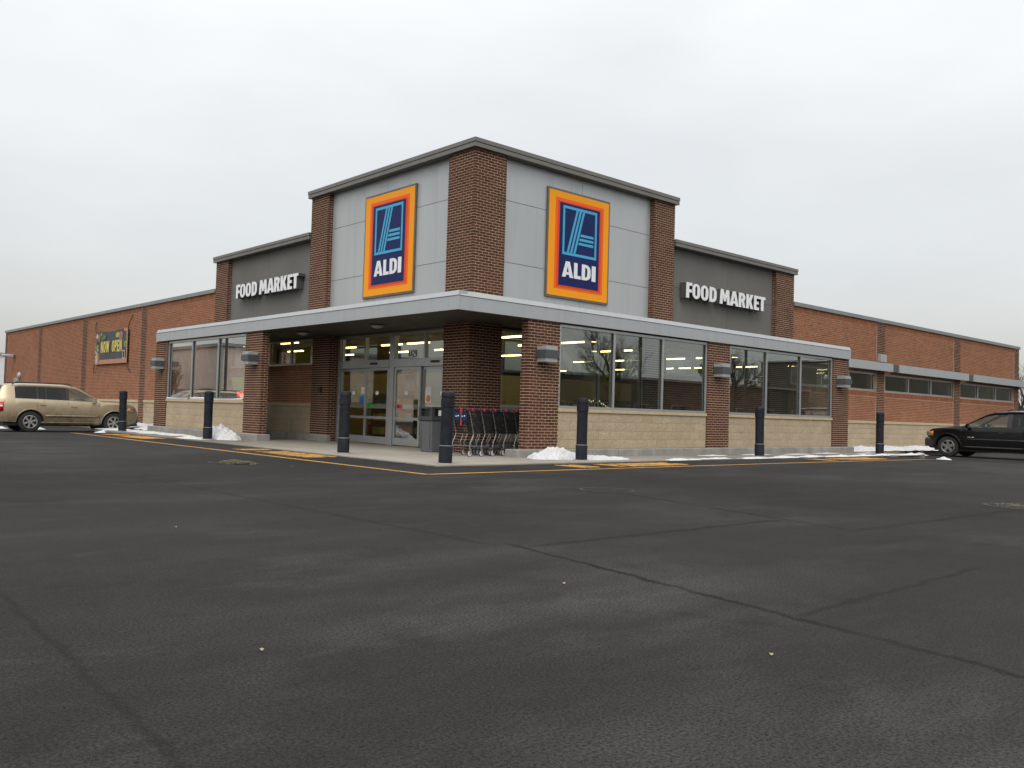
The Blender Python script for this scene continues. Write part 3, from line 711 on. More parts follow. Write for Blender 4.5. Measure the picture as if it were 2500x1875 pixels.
# concrete plinth under the screens
pr = random.Random(4)
pl_ = empty('plinth', (0,0,0), 0, store)
xs_ = [-.18, .42, 1.3, 2.25, 3.2, 4.45, 5.8, 7.0, 9.0, 10.7, 12.2, 13.65, 15.15]
for a, b in zip(xs_[:-1], xs_[1:]): bx('kerb_block', 'concrete_plinth', pl_, a + .006, b - .006, -1.97 + pr.uniform(-.004, .004), -1.55, -.1, .2 + pr.uniform(-.003, .003), bevel=.018)
ys_ = [6.85, 7.6, 8.8, 10.1, 11.4, 12.7, 13.9, 15.2]
for a, b in zip(ys_[:-1], ys_[1:]): bx('kerb_block', 'concrete_plinth', pl_, -1.97 + pr.uniform(-.004, .004), -1.55, a + .006, b - .006, -.1, .2 + pr.uniform(-.003, .003), bevel=.018)
ys_ = [6.5, 7.7, 8.9, 10.2, 11.6, 13.0, 14.5]
for a, b in zip(ys_[:-1], ys_[1:]): bx('kerb_block', 'concrete_plinth', pl_, .04, .19, a + .005, b - .005, -.1, .2, bevel=.02)

# entrance: sliding doors
ent = empty('entrance', (0,0,0), 0, store)
DX = .5
def eb(nm, mt, y0, y1, z0, z1, d0=0., d1=.1, par=ent, bevel=0.): return bx(nm, mt, par, DX + d0, DX + d1, y0, y1, z0, z1, bevel=bevel)
eb('jamb', 'aluminium', 6.66, 6.755, .02, 3.1); eb('jamb', 'aluminium', 6.52, 6.58, 2.36, 3.03); eb('head', 'aluminium', 1.017, 6.658, 3.03, 3.12); eb('jamb', 'aluminium', 1.1, 1.2, .02, 3.028)
eb('mullion', 'aluminium', 3.8, 4.03, .02, 3.028, -.03, .1)
for a, b in ((4.032, 6.658), (1.202, 3.798)): hd = eb('header', 'aluminium', a, b, 2.16, 2.37, -.05, .12); eb('sensor', 'black_plastic', a + .55, a + .9, 2.24, 2.3, -.075, -.05, hd, .01)
for u_ in (5.31, 2.47): eb('mullion', 'aluminium', u_ - .035, u_ + .035, 2.372, 3.028)
for a, b in ((5.347, 6.518), (4.032, 5.273), (2.507, 3.798), (1.202, 2.433)): eb('pane', 'glass', a, b, 2.372, 3.028, .05, .062)
def leaf(y0, y1, d):
    lf = eb('door', 'aluminium', y0, y0 + .07, .05, 2.15, d, d + .045)
    eb('stile', 'aluminium', y1 - .07, y1, .05, 2.15, d, d + .045, lf)
    for za, zb in ((.05, .24), (.73, .8), (2.08, 2.15)): eb('rail', 'aluminium', y0 + .07, y1 - .07, za, zb, d + .001, d + .044, lf)
    for za, zb in ((.24, .73), (.8, 2.08)): eb('pane', 'glass', y0 + .07, y1 - .07, za, zb, d + .018, d + .028, lf)
    eb('manifestation', 'frosted_band', y0 + .07, y1 - .07, 1.02, 1.15, d + .029, d + .03, lf)
    return lf
la = leaf(5.2, 6.64, .05); lb = leaf(4.05, 5.24, -.02); lc = leaf(2.58, 3.78, -.02); ld = leaf(1.22, 2.62, .05)
eb('sticker', 'sticker_green', 4.83, 5.12, 1.03, 1.14, -.0035, -.0025, lb); eb('sticker', 'sticker_red', 3.4, 3.66, 1.03, 1.14, -.0035, -.0025, lc)
word('EXIT', (DX - .0036, 3.64, 1.045), -YP, ZP, -XP, .08, .001, 'gasket', lc, 'sticker_letter', .9); word('ENTER', (DX - .0036, 5.1, 1.045), -YP, ZP, -XP, .08, .001, 'gasket', lb, 'sticker_letter', .9)
for y, lf in ((5.95, la), (4.62, lb), (3.22, lc), (1.75, ld)): eb('sticker', 'white_print', y - .07, y + .07, 1.4, 1.5, -.0035 if lf in (lb, lc) else .066, -.0025 if lf in (lb, lc) else .067, lf)
an = tag(empty('address_number', (0,0,0)), 'dark number 4429 on the glass above the right entrance door', 'number')
x = 0
for ch in '4429': letter(ch, (DX + .048, 3.25 - x, 2.42), -YP, ZP, -XP, .08, .19, .002).build('digit', 'gasket', an); x += .1
for nm, y0, y1, z0, z1, mt, lab in [('paper_notice', 5.36, 5.55, 1.43, 1.62, 'paper', 'small white paper notice on the leftmost sliding door glass'), ('paper_notice', 2.2, 2.46, 1.2, 1.62, 'paper', 'tall white paper notice with an orange picture on the rightmost door'), ('window_poster', 5.3, 5.62, 1.16, 1.36, 'sticker_blue', 'small blue poster low on the leftmost sliding door glass')]:
    dd = .0665
    o = tag(eb(nm, mt, y0, y1, z0, z1, dd, dd + .0012, None), lab, 'notice')
    if nm == 'paper_notice' and y0 < 3: MB().lathe([(.001, 0), (.1, 0), (.1, .001)], 20, (0,0,0), 'y').build('picture', 'lens_amber', o)
    if nm == 'paper_notice' and y0 < 3:
        p_ = o.children[0]; p_.rotation_euler = (0, 0, R(-90)); p_.location = (DX + dd - .001, 2.33, 1.31)
tag(bx('intercom', 'black_plastic', None, .14, .2, 7.12, 7.28, 1.44, 1.62, bevel=.01), 'small black box mounted on the brick pier beside the doors', 'intercom')

# canopy
can = empty('canopy', (0,0,0), 0, store); c0 = -1.877; zr = 3.418
def fascia(a, b, side):
    if side == 'R':
        o = bx('fascia', 'fascia', can, a, b, c0, c0 + .05, ZC_B, zr - .006); MB().hexa([(a,c0-.014,zr+.004),(b,c0-.014,zr+.004),(b,c0+.25,zr+.004),(a,c0+.25,zr+.004),(a,c0+.03,ZC_T),(b,c0+.03,ZC_T),(b,c0+.25,ZC_T),(a,c0+.25,ZC_T)]).build('coping', 'fascia', can)
    else:
        o = bx('fascia', 'fascia', can, c0, c0 + .05, a, b, ZC_B, zr - .006); MB().hexa([(c0-.014,a,zr+.0042),(c0+.25,a,zr+.0042),(c0+.25,b,zr+.0042),(c0-.014,b,zr+.0042),(c0+.03,a,ZC_T),(c0+.25,a,ZC_T),(c0+.25,b,ZC_T),(c0+.03,b,ZC_T)]).build('coping', 'fascia', can)
ed = [c0 + .052, 1.1, 4.0, 6.9, 9.8, 12.4, 14.95]
for a, b in zip(ed[:-1], ed[1:]): fascia(a + .0015, b - .0015, 'R')
ed = [c0, 1.1, 4.0, 6.9, 9.8, 12.4, 14.9]
for a, b in zip(ed[:-1], ed[1:]): fascia(a + .0015, b - .0015, 'L')
bx('fascia', 'fascia', can, 14.95, 14.99, c0 + .002, .03, ZC_B, zr - .006); bx('fascia', 'fascia', can, c0 + .002, .03, 14.9, 14.94, ZC_B, zr - .006)
bx('canopy_deck', 'coping_grey', can, c0 + .06, 14.93, c0 + .06, .14, 3.2, 3.45); bx('canopy_deck', 'coping_grey', can, c0 + .06, .14, .145, 14.88, 3.2, 3.45)
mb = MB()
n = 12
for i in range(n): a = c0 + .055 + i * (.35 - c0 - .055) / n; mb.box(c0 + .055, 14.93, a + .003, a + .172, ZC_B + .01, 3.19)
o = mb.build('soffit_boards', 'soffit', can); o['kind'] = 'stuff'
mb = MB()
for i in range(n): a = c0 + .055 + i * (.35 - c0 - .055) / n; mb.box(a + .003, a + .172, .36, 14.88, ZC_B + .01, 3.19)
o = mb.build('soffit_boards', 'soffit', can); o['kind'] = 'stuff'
for x, y, lab in ((-.9, 2.6, 'round recessed dome light in the canopy soffit before the doors'), (-.9, 6.4, 'round recessed dome light in the canopy soffit beside the left porch wall'), (3.6, -.9, 'round recessed dome light in the canopy soffit behind the right glass screen')):
    e = tag(empty('soffit_light', (x, y, ZC_B + .01)), lab, 'ceiling light', 'dome lights under the canopy')
    MB().lathe([(.16, -.001), (.2, -.012), (.2, -.03), (.17, -.04)], 24).build('rim', 'lamp_dark', e, True); MB().lathe([(.17, -.035), (.13, -.075), (.06, -.095), (.002, -.1)], 24).build('dome', 'lamp_light', e, True)
# metal band awnings over the wing windows
def awning(a, b, gapend):
    n = 3 if b - a > 5 else 2
    for i in range(n):
        p, q = a + (b - a) * i / n, a + (b - a) * (i + 1) / n; bx('awning', 'fascia', store, p + .002, q - .002, -.33, -.28, 3.075, 3.39)
    bx('awning_deck', 'coping_grey', store, a, b, -.279, .04, 3.1, 3.15)
    if gapend: bx('awning_link', 'lamp_dark', store, b, b + .58, -.27, -.2, 3.09, 3.38)
awning(15.02, 21.53, True); awning(22.11, 29.18, True); awning(29.76, 36.95, False)
tag(bx('alarm_box', 'lamp_light', None, 20.92, 21.42, -.12, .04, 3.45, 3.75, bevel=.01), 'pale square metal box on the brick pilaster above the awning', 'box')

# interior
room = tag(empty('store_interior'), 'dim shop interior behind the glass', None, None, 'structure')
bx('floor', 'interior_floor', room, .46, 34, .46, 34, -.1, .02); bx('ceiling', 'interior_ceiling', room, .5, 34, .5, 34, 3.58, 3.61)
bx('inner_wall', 'interior_wall', room, 33.6, 34, .46, 34, .02, 3.58); bx('inner_wall', 'interior_wall', room, .46, 33.6, 30, 30.4, .02, 3.58)
bx('inner_wall', 'interior_wall', room, 5.6, 14.4, 6.6, 6.8, .02, 2.3); bx('inner_wall', 'interior_wall', room, 14.4, 14.6, .46, 6.8, .02, 2.2); bx('inner_wall', 'interior_wall', room, 4.9, 5.1, 6.6, 14, .02, 2.3)
ti = 0
tl = MB().box(-.03, .03, -.62, .62, -.02, .03).mesh('tube_light'); tl.materials.append(M['tube_light']); th = MB().box(-.06, .06, -.66, .66, .03, .09).mesh('housing'); th.materials.append(M['lamp_light'])
for xx in (2.2, 4.6, 7.0, 10.4, 14.6, 20.0):
    for yy in (1.9, 3.5, 5.3, 8.4, 10.0, 13.0, 17.0):
        if (xx > 14 and yy < 1.8): continue
        e = link('tube_light', tl, None, (xx, yy, 3.3)); link('housing', th, e)
        tag(e, 'glowing yellow fluorescent strip under the shop ceiling behind the glass', 'strip light', 'ceiling strip lights inside the shop')
sr = random.Random(9)
pm = ['carton', 'poster_red', 'poster_green', 'sticker_blue', 'poster_white', 'sign_orange']
for i, (x, y, lx, ly, lab) in enumerate([(3.2, 9.0, 5.5, .9, 'stocked shelf unit behind the left porch window'), (7.5, 3.4, 5.0, .8, 'stocked shelf unit behind the middle right-hand windows'), (2.2, 3.0, 1.0, 1.6, 'low stocked display beyond the entrance doors'), (9.0, 5.2, 4.5, .8, 'stocked shelf unit farthest back behind the right-hand screen'), (21, 2.0, 6, .8, 'stocked shelf unit inside the right wing')]):
    e = tag(empty('shelf_unit', (x, y, .02)), lab, 'shelf')
    bx('back', 'shelf_metal', e, 0, lx, -.02, .02, 0, 1.5)
    for z_ in (.15, .6, 1.05): bx('shelf', 'shelf_metal', e, 0, lx, -ly/2, ly/2, z_ - .03, z_)
    mbs = {p: MB() for p in pm}
    for z_ in (.15, .6, 1.05):
        for sg in (-1, 1):
            u = .03
            while u < lx - .2:
                w_ = sr.uniform(.12, .3); p = sr.choice(pm); mbs[p].box(u, u + w_, *sorted((sg * .03, sg * (ly/2 - .02))), z_ + .002, z_ + sr.uniform(.2, .36)); u += w_ + .01
    for p in pm:
        if mbs[p].v: o = mbs[p].build('goods', p, e); o['kind'] = 'stuff'
for (face, x, y, z_, w_, h_, mt, lab) in [('R', 5.25, 1.2, 2.0, 1.35, .85, 'poster_green', 'lime green poster hanging behind the third right-hand pane'), ('R', 3.3, 1.4, 1.25, .6, .95, 'poster_red', 'red and white product poster behind the second right-hand pane'), ('R', 9.2, 1.6, 1.5, 1.4, .35, 'poster_red', 'long red shop sign glowing behind the fourth right-hand pane'), ('L', 1.0, 8.0, 2.35, .3, .7, 'poster_green', 'lime green strip poster in the porch clerestory window'), ('L', -.6, 9.7, 2.05, 1.0, .95, 'poster_green', 'pale green poster hanging behind the left glass screen'), ('L', 1.4, 4.1, 1.55, .55, .45, 'poster_white', 'white poster inside the second sliding door'), ('L', 1.6, 2.6, 1.4, .5, .6, 'poster_red', 'red balloon shaped display inside the third sliding door')]:
    o = bx('hanging_poster', mt, None, *((x, x + w_, y, y + .01) if face == 'R' else (x, x + .01, y, y + w_)), z_, z_ + h_); tag(o, lab, 'poster')
# red-lit vending display inside left screen
v_ = tag(empty('kiosk', (-.85, 9.55, .02)), 'yellow topped kiosk with a red lit panel behind the left glass screen', 'kiosk')
bx('cabinet', 'brown_siding', v_, -.25, .25, 0, .7, 0, 1.2); bx('panel', 'neon_red', v_, -.256, -.25, .1, .5, 1.24, 1.42)
MB().prism([(-.26, -.05, 1.45), (-.26, .75, 1.45), (-.26, .95, 1.85), (-.26, -.2, 1.85)], (.5, 0, 0)).build('hood', 'poster_green', v_); bx('neck', 'brown_siding', v_, -.25, .25, .05, .62, 1.2, 1.45)
# lit goods case in the right porch
dcr = random.Random(2)
d_ = tag(empty('lit_display', (6.2, 1.5, 0)), 'cluster of small lit items low behind the right-hand glass screen', 'display')
bx('case', 'shelf_metal', d_, -.6, .6, 0, .4, .02, 1.15)
for i in range(12): t = i / 12 * 5; MB().lathe([(.001, -.025), (.025, 0), (.001, .025)], 8, (-.5 + .09 * i, -.03, 1.35 + .12 * math.sin(t) + dcr.uniform(-.04, .04))).build('bulb', 'display_light', d_)

# ================================================================== SIGNS
def logo_sign(side):
    lab = 'blue and orange framed store logo sign on the %s face of the corner tower' % ('right' if side == 'R' else 'left')
    e = tag(empty('store_sign', (2.55, .15, 4.05) if side == 'R' else (.15, 4.92, 4.06)), lab, 'sign', 'logo signs on the corner tower')
    u, w = (XP, -YP) if side == 'R' else (-YP, -XP)
    def P(a, b, d): return u * a + ZP * b + w * d
    def lay(nm, mt, a0, a1, b0, b1, d0, d1, par=e):
        q = [P(a0,b0,d0), P(a1,b0,d0), P(a1,b0,d1), P(a0,b0,d1)]; return MB().prism(q, ZP * (b1 - b0)).build(nm, mt, par)
    lay('frame', 'sign_rim', 0, 2.41, 0, 2.865, .0, .05); lay('face', 'sign_orange', .05, 2.36, .055, 2.81, .05, .056)
    lay('band', 'sign_band', .285, 2.15, .245, 2.64, .056, .059); lay('band', 'sign_band_deep', .365, 2.07, .3, 2.565, .059, .062)
    lay('ground', 'sign_blue', .44, 1.985, .345, 2.53, .062, .065)
    e0, e1, f0, f1, t = .56, 1.87, 1.165, 2.465, .07
    lay('rule', 'sign_cyan', e0, e1, f0, f0 + t, .065, .069); lay('rule', 'sign_cyan', e0, e1, f1 - t, f1, .065, .069); lay('rule', 'sign_cyan', e0, e0 + t, f0 + t, f1 - t, .065, .069); lay('rule', 'sign_cyan', e1 - t, e1, f0 + t, f1 - t, .065, .069)
    for s in (0, .125, .25):
        q = [P(.73 + s, 1.24, .065), P(.805 + s, 1.24, .065), P(1.14 + s, 2.395, .065), P(1.065 + s, 2.395, .065)]; MB().prism(q, w * .004).build('stripe', 'sign_cyan', e)
    for a, b in ((1.25, 1.72), (1.215, 1.605), (1.18, 1.49)):
        q = [P(a - .02, b, .065), P(1.745, b, .065), P(1.745, b + .068, .065), P(a, b + .068, .065)]; MB().prism(q, w * .004).build('stripe', 'sign_cyan', e)
    for ch, a, wd in (('A', .57, .42), ('L', 1.02, .265), ('D', 1.32, .345), ('I', 1.71, .155)): letter(ch, P(a, .575, .065), u, ZP, w, wd, .42, .005).build('letter', 'sign_white', e)
logo_sign('R'); logo_sign('L')
LX = [('F',8.25,8.55),('O',8.56,8.94),('O',8.98,9.37),('D',9.43,9.8),('M',9.98,10.52),('A',10.53,11.0),('R',11.02,11.4),('K',11.45,11.85),('E',11.9,12.19),('T',12.21,12.57)]
def food_sign(side):
    lab = 'raised white FOOD MARKET letters on the dark grey wall %s of the tower' % ('right' if side == 'R' else 'left')
    e = tag(empty('lettering_sign', (8.25, .17, 4.62) if side == 'R' else (.17, 12.62, 4.65)), lab, 'sign', 'raised store lettering')
    u, w = (XP, -YP) if side == 'R' else (-YP, -XP)
    for ch, a, b in LX:
        o = letter(ch, u * (a - 8.25) + w * .03, u, ZP, w, b - a, .465, .22).build('letter', 'letter_side', e)
        letter(ch, u * (a - 8.25) + w * .25, u, ZP, w, b - a, .465, .012).build('face', 'sign_white', o)
food_sign('R'); food_sign('L')

# banner
bn = tag(empty('banner', (-.02, 27.55, 2.7)), 'printed NOW OPEN banner with vegetables tied to the left brick wall', 'banner')
def bp(a, b, d=0.): return Vector((-d, -a, b))
BW, BHt = 4.28, 1.52
mb = MB(); N1, N2 = 16, 6
for j in range(N2 + 1):
    for i in range(N1 + 1): a, b = BW * i / N1, BHt * j / N2; mb.v.append(tuple(bp(a, b - .05 * math.sin(math.pi * i / N1) * (j / N2), .015 * math.sin(a * 2.3) + .01)))
for j in range(N2):
    for i in range(N1): mb.f.append((j*(N1+1)+i, j*(N1+1)+i+1, (j+1)*(N1+1)+i+1, (j+1)*(N1+1)+i))
o = mb.build('sheet', 'banner_dark', bn); so = o.modifiers.new('solid', 'SOLIDIFY'); so.thickness = .006; so.offset = -1
mb = MB(); mb.prism([bp(.0, 0, .03), bp(BW, 0, .03), bp(BW, .2, .03), bp(.0, .2, .03)], (-.002, 0, 0)); mb.build('wood_strip', 'banner_wood', bn)
mb = MB(); mb.prism([bp(BW - .12, .2, .03), bp(BW, .2, .03), bp(BW, BHt, .03), bp(BW - .5, BHt - .02, .03), bp(BW - .5, BHt - .1, .03), bp(BW - .16, BHt - .15, .03)], (-.002, 0, 0)); mb.build('wood_strip', 'banner_wood', bn)
xo = 0
for ch, w_ in zip('NOW OPEN', (.36, .36, .5, .3, .36, .32, .3, .36)):
    if ch != ' ': letter(ch, bp(.78 + xo, .52, .03), -YP, ZP, -XP, w_ * .86, .52, .004).build('letter', 'banner_yellow', bn)
    xo += w_
def blob(a, b, ra, rb2, mt, d=.032, n=12, tilt=0.):
    pts = []
    for i in range(n): t = 6.283 * i / n; p, q = ra * math.cos(t), rb2 * math.sin(t) * sr.uniform(.85, 1.1); pts.append(bp(a + p * math.cos(tilt) - q * math.sin(tilt), b + p * math.sin(tilt) + q * math.cos(tilt), d))
    MB().prism(pts, (-.003, 0, 0)).build('printed_vegetable', mt, bn)
br_ = random.Random(21)
for a, b, ra, rb2, mt, d in [(.22, 1.3, .15, .12, 'print_pale', .034), (.5, 1.22, .17, .2, 'print_pink', .032), (.8, 1.38, .1, .07, 'print_lime', .036), (1.15, 1.22, .3, .13, 'print_green', .033), (3.0, 1.27, .26, .13, 'print_lime', .033), (3.42, 1.22, .22, .19, 'print_pale', .035), (3.42, 1.22, .19, .16, 'print_pink', .037), (4.05, .82, .16, .14, 'print_lime', .035), (4.05, .82, .09, .08, 'print_green', .038), (.5, .3, .16, .24, 'print_pink', .034), (.24, .2, .14, .16, 'print_pale', .036)]:
    blob(a, b, ra, rb2, mt, d)
for i_ in range(26):
    b_ = br_.uniform(.25, 1.15); blob(br_.uniform(.06, .42), b_, br_.uniform(.05, .12), br_.uniform(.03, .08), br_.choice(['print_green', 'print_lime', 'print_green', 'print_pale']), .034 + .0004 * i_, 8, br_.uniform(0, 3))
for (a0, a1, b0, b1, mt, d) in ((3.72, 4.02, .2, .55, 'print_pale', .036), (3.77, 3.97, .24, .51, 'sign_blue', .039)): MB().prism([bp(a0, b0, d), bp(a1, b0, d), bp(a1, b1, d), bp(a0, b1, d)], (-.002, 0, 0)).build('printed_logo', mt, bn)
for (a, b, a2, b2) in ((0, BHt, -.25, BHt + .5), (BW, BHt, BW + .35, BHt + .55), (0, 0, -.3, -.4), (BW, 0, BW + .25, -.4)): MB().tube([bp(a, b, .03), bp((a+a2)/2, (b+b2)/2, .02), bp(a2, b2, -.05)], .018, 5).build('rope', 'black_plastic', bn)

# ================================================================== WALL LAMPS
def wall_lamp(x, y, side, lab):
    e = tag(empty('wall_lamp', (x, y, 2.2), 0 if side == 'R' else R(-90)), lab, 'wall lamp', 'grey box lamps on the screen piers')
    bx('cap', 'lamp_light', e, -.18, .18, -.3, 0, .24, .33); bx('band', 'lamp_dark', e, -.215, .215, -.33, 0, .07, .24); bx('cap', 'lamp_light', e, -.18, .18, -.3, 0, -.03, .07)
wall_lamp(.66, PY, 'R', 'grey box lamp on the wide brick pier beside the shopping carts'); wall_lamp(7.45, PY, 'R', 'grey box lamp on the pier between the two right-hand window screens'); wall_lamp(14.35, PY, 'R', 'grey box lamp on the last pier at the right end of the canopy')
wall_lamp(PY, 7.42, 'L', 'grey box lamp on the pier left of the entrance porch'); wall_lamp(PY, 14.45, 'L', 'grey box lamp on the pier at the left end of the canopy')
e = tag(empty('flood_lamp', (RP, 42.75, 3.5)), 'cobra style flood lamp high on the far left end of the brick wall', 'wall lamp')
bx('bracket', 'lamp_dark', e, -.12, 0, -.1, .1, -.1, .1); MB().hexa([(-.75,-.14,.02),(-.1,-.12,-.06),(-.1,.12,-.06),(-.75,.14,.02),(-.65,-.08,.14),(-.1,-.1,.14),(-.1,.1,.14),(-.65,.08,.14)]).build('head', 'lamp_light', e, bevel=.03)
e = tag(empty('oval_lamp', (RP, 41.45, 2.36)), 'small oval wall lamp above the service door of the left wing', 'wall lamp')
MB().lathe([(.2, 0), (.21, .04), (.15, .13), (.002, .16)], 20).build('shade', 'lamp_light', e, True).rotation_euler = (0, R(-90), 0)

# ================================================================== BOLLARDS
def bollard():
    e = empty('bollard', (0,0,0)); r = .115
    MB().lathe([(r + .012, 0), (r + .012, .33), (r + .006, .345), (r, .35), (r, 1.05), (r + .012, 1.055), (r + .012, 1.2), (r + .002, 1.205), (r + .002, 1.235), (r + .012, 1.24), (r + .012, 1.3), (r - .002, 1.325), (r * .6, 1.343), (.002, 1.35)], 28).build('sleeve', 'bollard', e, True)
    MB().lathe([(r + .0125, .334), (r + .0145, .338), (r + .0125, .342)], 28).build('groove', 'lamp_light', e, True)
    MB().lathe([(r + .06, .001), (r + .05, .018), (r + .01, .022)], 20).build('footing', 'concrete_plinth', e, True)
    return e
b0 = bollard()
for i, (x, y, lab) in enumerate([(-3.2, 14.0, 'dark blue-grey bollard beside the nose of the beige car'), (-3.05, 7.6, 'dark blue-grey bollard by the snow heap left of the porch'), (-3.16, .32, 'dark blue-grey bollard standing before the sliding doors'), (-3.2,-3.3, 'dark blue-grey bollard at the corner of the walk by the trash bin'), (.61,-3.15, 'dark blue-grey bollard beside the snow heap right of the carts'), (7.7,-3.04, 'dark blue-grey bollard before the last pair of window bays'), (14.54,-3.12, 'dark blue-grey bollard closest to the black car')]):
    o = b0 if i == 0 else copy_tree(b0); o.location = (x, y, ZW); o.rotation_euler = (R(pr.uniform(-.7, .7)), R(pr.uniform(-.7, .7)), pr.uniform(0, 6)); tag(o, lab, 'bollard', 'bollards along the walk edge')

# ================================================================== TRASH BIN
e = tag(empty('trash_bin', (-.52, .62, ZW), 0), 'square grey trash bin with dark hood beside the corner pier', 'trash bin')
hw = .25
MB().hexa([(-hw+.03,-hw+.03,0),(hw-.03,-hw+.03,0),(hw-.03,hw-.03,0),(-hw+.03,hw-.03,0),(-hw,-hw,.74),(hw,-hw,.74),(hw,hw,.74),(-hw,hw,.74)]).build('body', 'bin_body', e, bevel=.025)
for s in (-1, 1):
    bx('panel_edge', 'bin_body', e, -hw - .004, -hw + .03, s * .17 - .012, s * .17 + .012, .1, .7)
hd = bx('hood', 'bin_hood', e, -hw-.025, hw+.025, -hw-.025, hw+.025, .74, .84, bevel=.015)
for sx_ in (-1, 1):
    for sy_ in (-1, 1): bx('post', 'bin_hood', hd, *sorted((sx_*(hw+.01), sx_*(hw-.07))), *sorted((sy_*(hw+.01), sy_*(hw-.07))), .84, 1.02)
bx('lid', 'bin_hood', hd, -hw-.015, hw+.015, -hw-.015, hw+.015, 1.02, 1.07, bevel=.02); bx('liner', 'black_plastic', hd, -.19, .19, -.19, .19, .842, 1.018)
bx('decal', 'white_print', hd, -.07, .07, -hw - .016, -hw - .012, .86, .99)

# ================================================================== SHOPPING CARTS
def cart():
    e = empty('shopping_cart', (0,0,0)); hwid = .27
    fr = MB()
    for s in (-1, 1):
        y = s * hwid
        fr.tube([(0,y,1.0),(.05,y,.86),(.155,y,.49),(.145,y,.46),(.055,y,.3),(.05,y,.17)], .0125, 6)
        fr.tube([(.05,y,.23),(.35,y*.9,.215),(.8,y*.72,.2)], .014, 6); fr.tube([(.36,y*.97,.5),(.34,y*.95,.4),(.27,y*.93,.3),(.28,y*.92,.22)], .011, 6)
        fr.tube([(.8,y*.72,.2),(.8,y*.72,.14)], .012, 6)
    fr.tube([(.05,-hwid,.23),(.05,hwid,.23)], .012, 6); fr.tube([(.8,-hwid*.72,.2),(.8,hwid*.72,.2)], .012, 6)
    fr.build('frame', 'zinc_tube', e, True)
    tr = MB()
    for i in range(7): y = (-1 + 2 * i / 6); tr.tube([(.07, y * hwid * .95, .3), (.78, y * hwid * .72, .27)], .0055, 4, False)
    for x in (.07, .42, .78): tr.tube([(x, -hwid*(.95 - .3*(x-.07)), .3 - .03*(x/.78)), (x, hwid*(.95 - .3*(x-.07)), .3 - .03*(x/.78))], .007, 4)
    tr.build('lower_tray', 'dark_wire', e)
    bk = MB(); T0, T1, B0, B1 = .02, .92, .15, .82
    def rim(t, x, z0=.5, z1=1.0): return z0 + (z1 - z0) * t
    for s in (-1, 1):
        for i in range(22):
            f = i / 21; xt = T0 + (T1 - T0) * f; xb = B0 + (B1 - B0) * f; yt = s * (hwid - .02 - .06 * f); yb = s * (hwid - .04 - .07 * f)
            bk.tube([(xb, yb, .5 + .03 * f), (xt, yt, 1.0 - .06 * f)], .005, 4, False)
        for q in (0, .33, .66, 1):
            zz0, zz1 = .5 + .5 * q, .53 + .41 * q; ya, yb2 = s * (hwid - .04 + .02 * q), s * (hwid - .11 + .03 * q)
            bk.tube([(B0 + (T0 - B0) * q, ya, zz0), (B1 + (T1 - B1) * q, yb2, zz1)], .008 if q in (0, 1) else .0045, 5)
    for i in range(12):
        f = -1 + 2 * i / 11; bk.tube([(B1, f * (hwid - .11), .53), (T1, f * (hwid - .08), .94)], .005, 4, False); bk.tube([(B0, f * (hwid - .04), .5), (B1, f * (hwid - .11), .53)], .005, 4, False)
        bk.tube([(B0 - .005, f * (hwid - .05), .5), (.06, f * (hwid - .03), .96)], .005, 4, False)
    for q in (0, .5, 1): bk.tube([(B1 + (T1 - B1) * q, -(hwid - .11 + .03 * q), .53 + .41 * q), (B1 + (T1 - B1) * q, (hwid - .11 + .03 * q), .53 + .41 * q)], .007, 5); bk.tube([(B0 + (T0 - B0) * q, -(hwid - .04), .5 + .48 * q), (B0 + (T0 - B0) * q, hwid - .04, .5 + .48 * q)], .007, 5)
    bk.build('basket', 'dark_wire', e)
    h = MB().tube([(-.03, -hwid - .01, 1.035), (-.03, hwid + .01, 1.035)], .021, 8).build('handle', 'cart_blue', e, True)
    for s in (-1, 1): bx('end_cap', 'cart_red', h, -.05, .01, s * (hwid - .01) - .012, s * (hwid - .01) + .012, 1.01, 1.06, bevel=.008)
    cl = bx('coin_lock', 'cart_red', e, -.065, .0, -.1, -.05, .98, 1.06, bevel=.008)
    fl = MB().hexa([(-.005,-.21,.78),(.01,-.21,.78),(.01,.21,.78),(-.005,.21,.78),(-.03,-.21,.97),(-.015,-.21,.97),(-.015,.21,.97),(-.03,.21,.97)]).build('child_seat_flap', 'cart_blue', e)
    for s in (-.11, .08):
        bx('flap_print', 'white_print', fl, -.024, -.019, s - .05, s - .02, .87, .9); bx('flap_print', 'white_print', fl, -.024, -.019, s + .01, s + .05, .865, .885)
    for x, s in ((.05, -1), (.05, 1), (.8, -1), (.8, 1)):
        y = s * hwid * (1 if x < .5 else .72)
        c = MB(); c.box(x - .02, x + .03, y - .022, y - .018, .06, .155); c.box(x - .02, x + .03, y + .018, y + .022, .06, .155); c.box(x - .02, x + .03, y - .022, y + .022, .155, .165)
        c = c.build('caster', 'zinc_tube', e)
        MB().lathe([(.062, -.013), (.07, -.009), (.07, .009), (.062, .013)], 20, (x - .012, y, .07), 'y').build('tyre', 'rubber', c, True)
        MB().lathe([(.001, -.014), (.018, -.0155), (.02, -.0135), (.045, -.0145), (.06, -.0135), (.06, .0135), (.045, .0145), (.02, .0135), (.001, .014)], 20, (x - .012, y, .07), 'y').build('wheel', 'caster_grey', c, True)
    return e
c0_ = cart()
ang = R(7); cl = ['shopping cart at the open end of the nested row, blue flap facing out', 'second shopping cart from the open end of the nested row', 'third shopping cart from the open end of the nested row', 'fourth shopping cart from the open end of the nested row', 'fifth shopping cart, half hidden behind the wide brick pier', 'sixth shopping cart, mostly hidden behind the wide brick pier', 'innermost visible shopping cart of the nested row behind the glass screen']
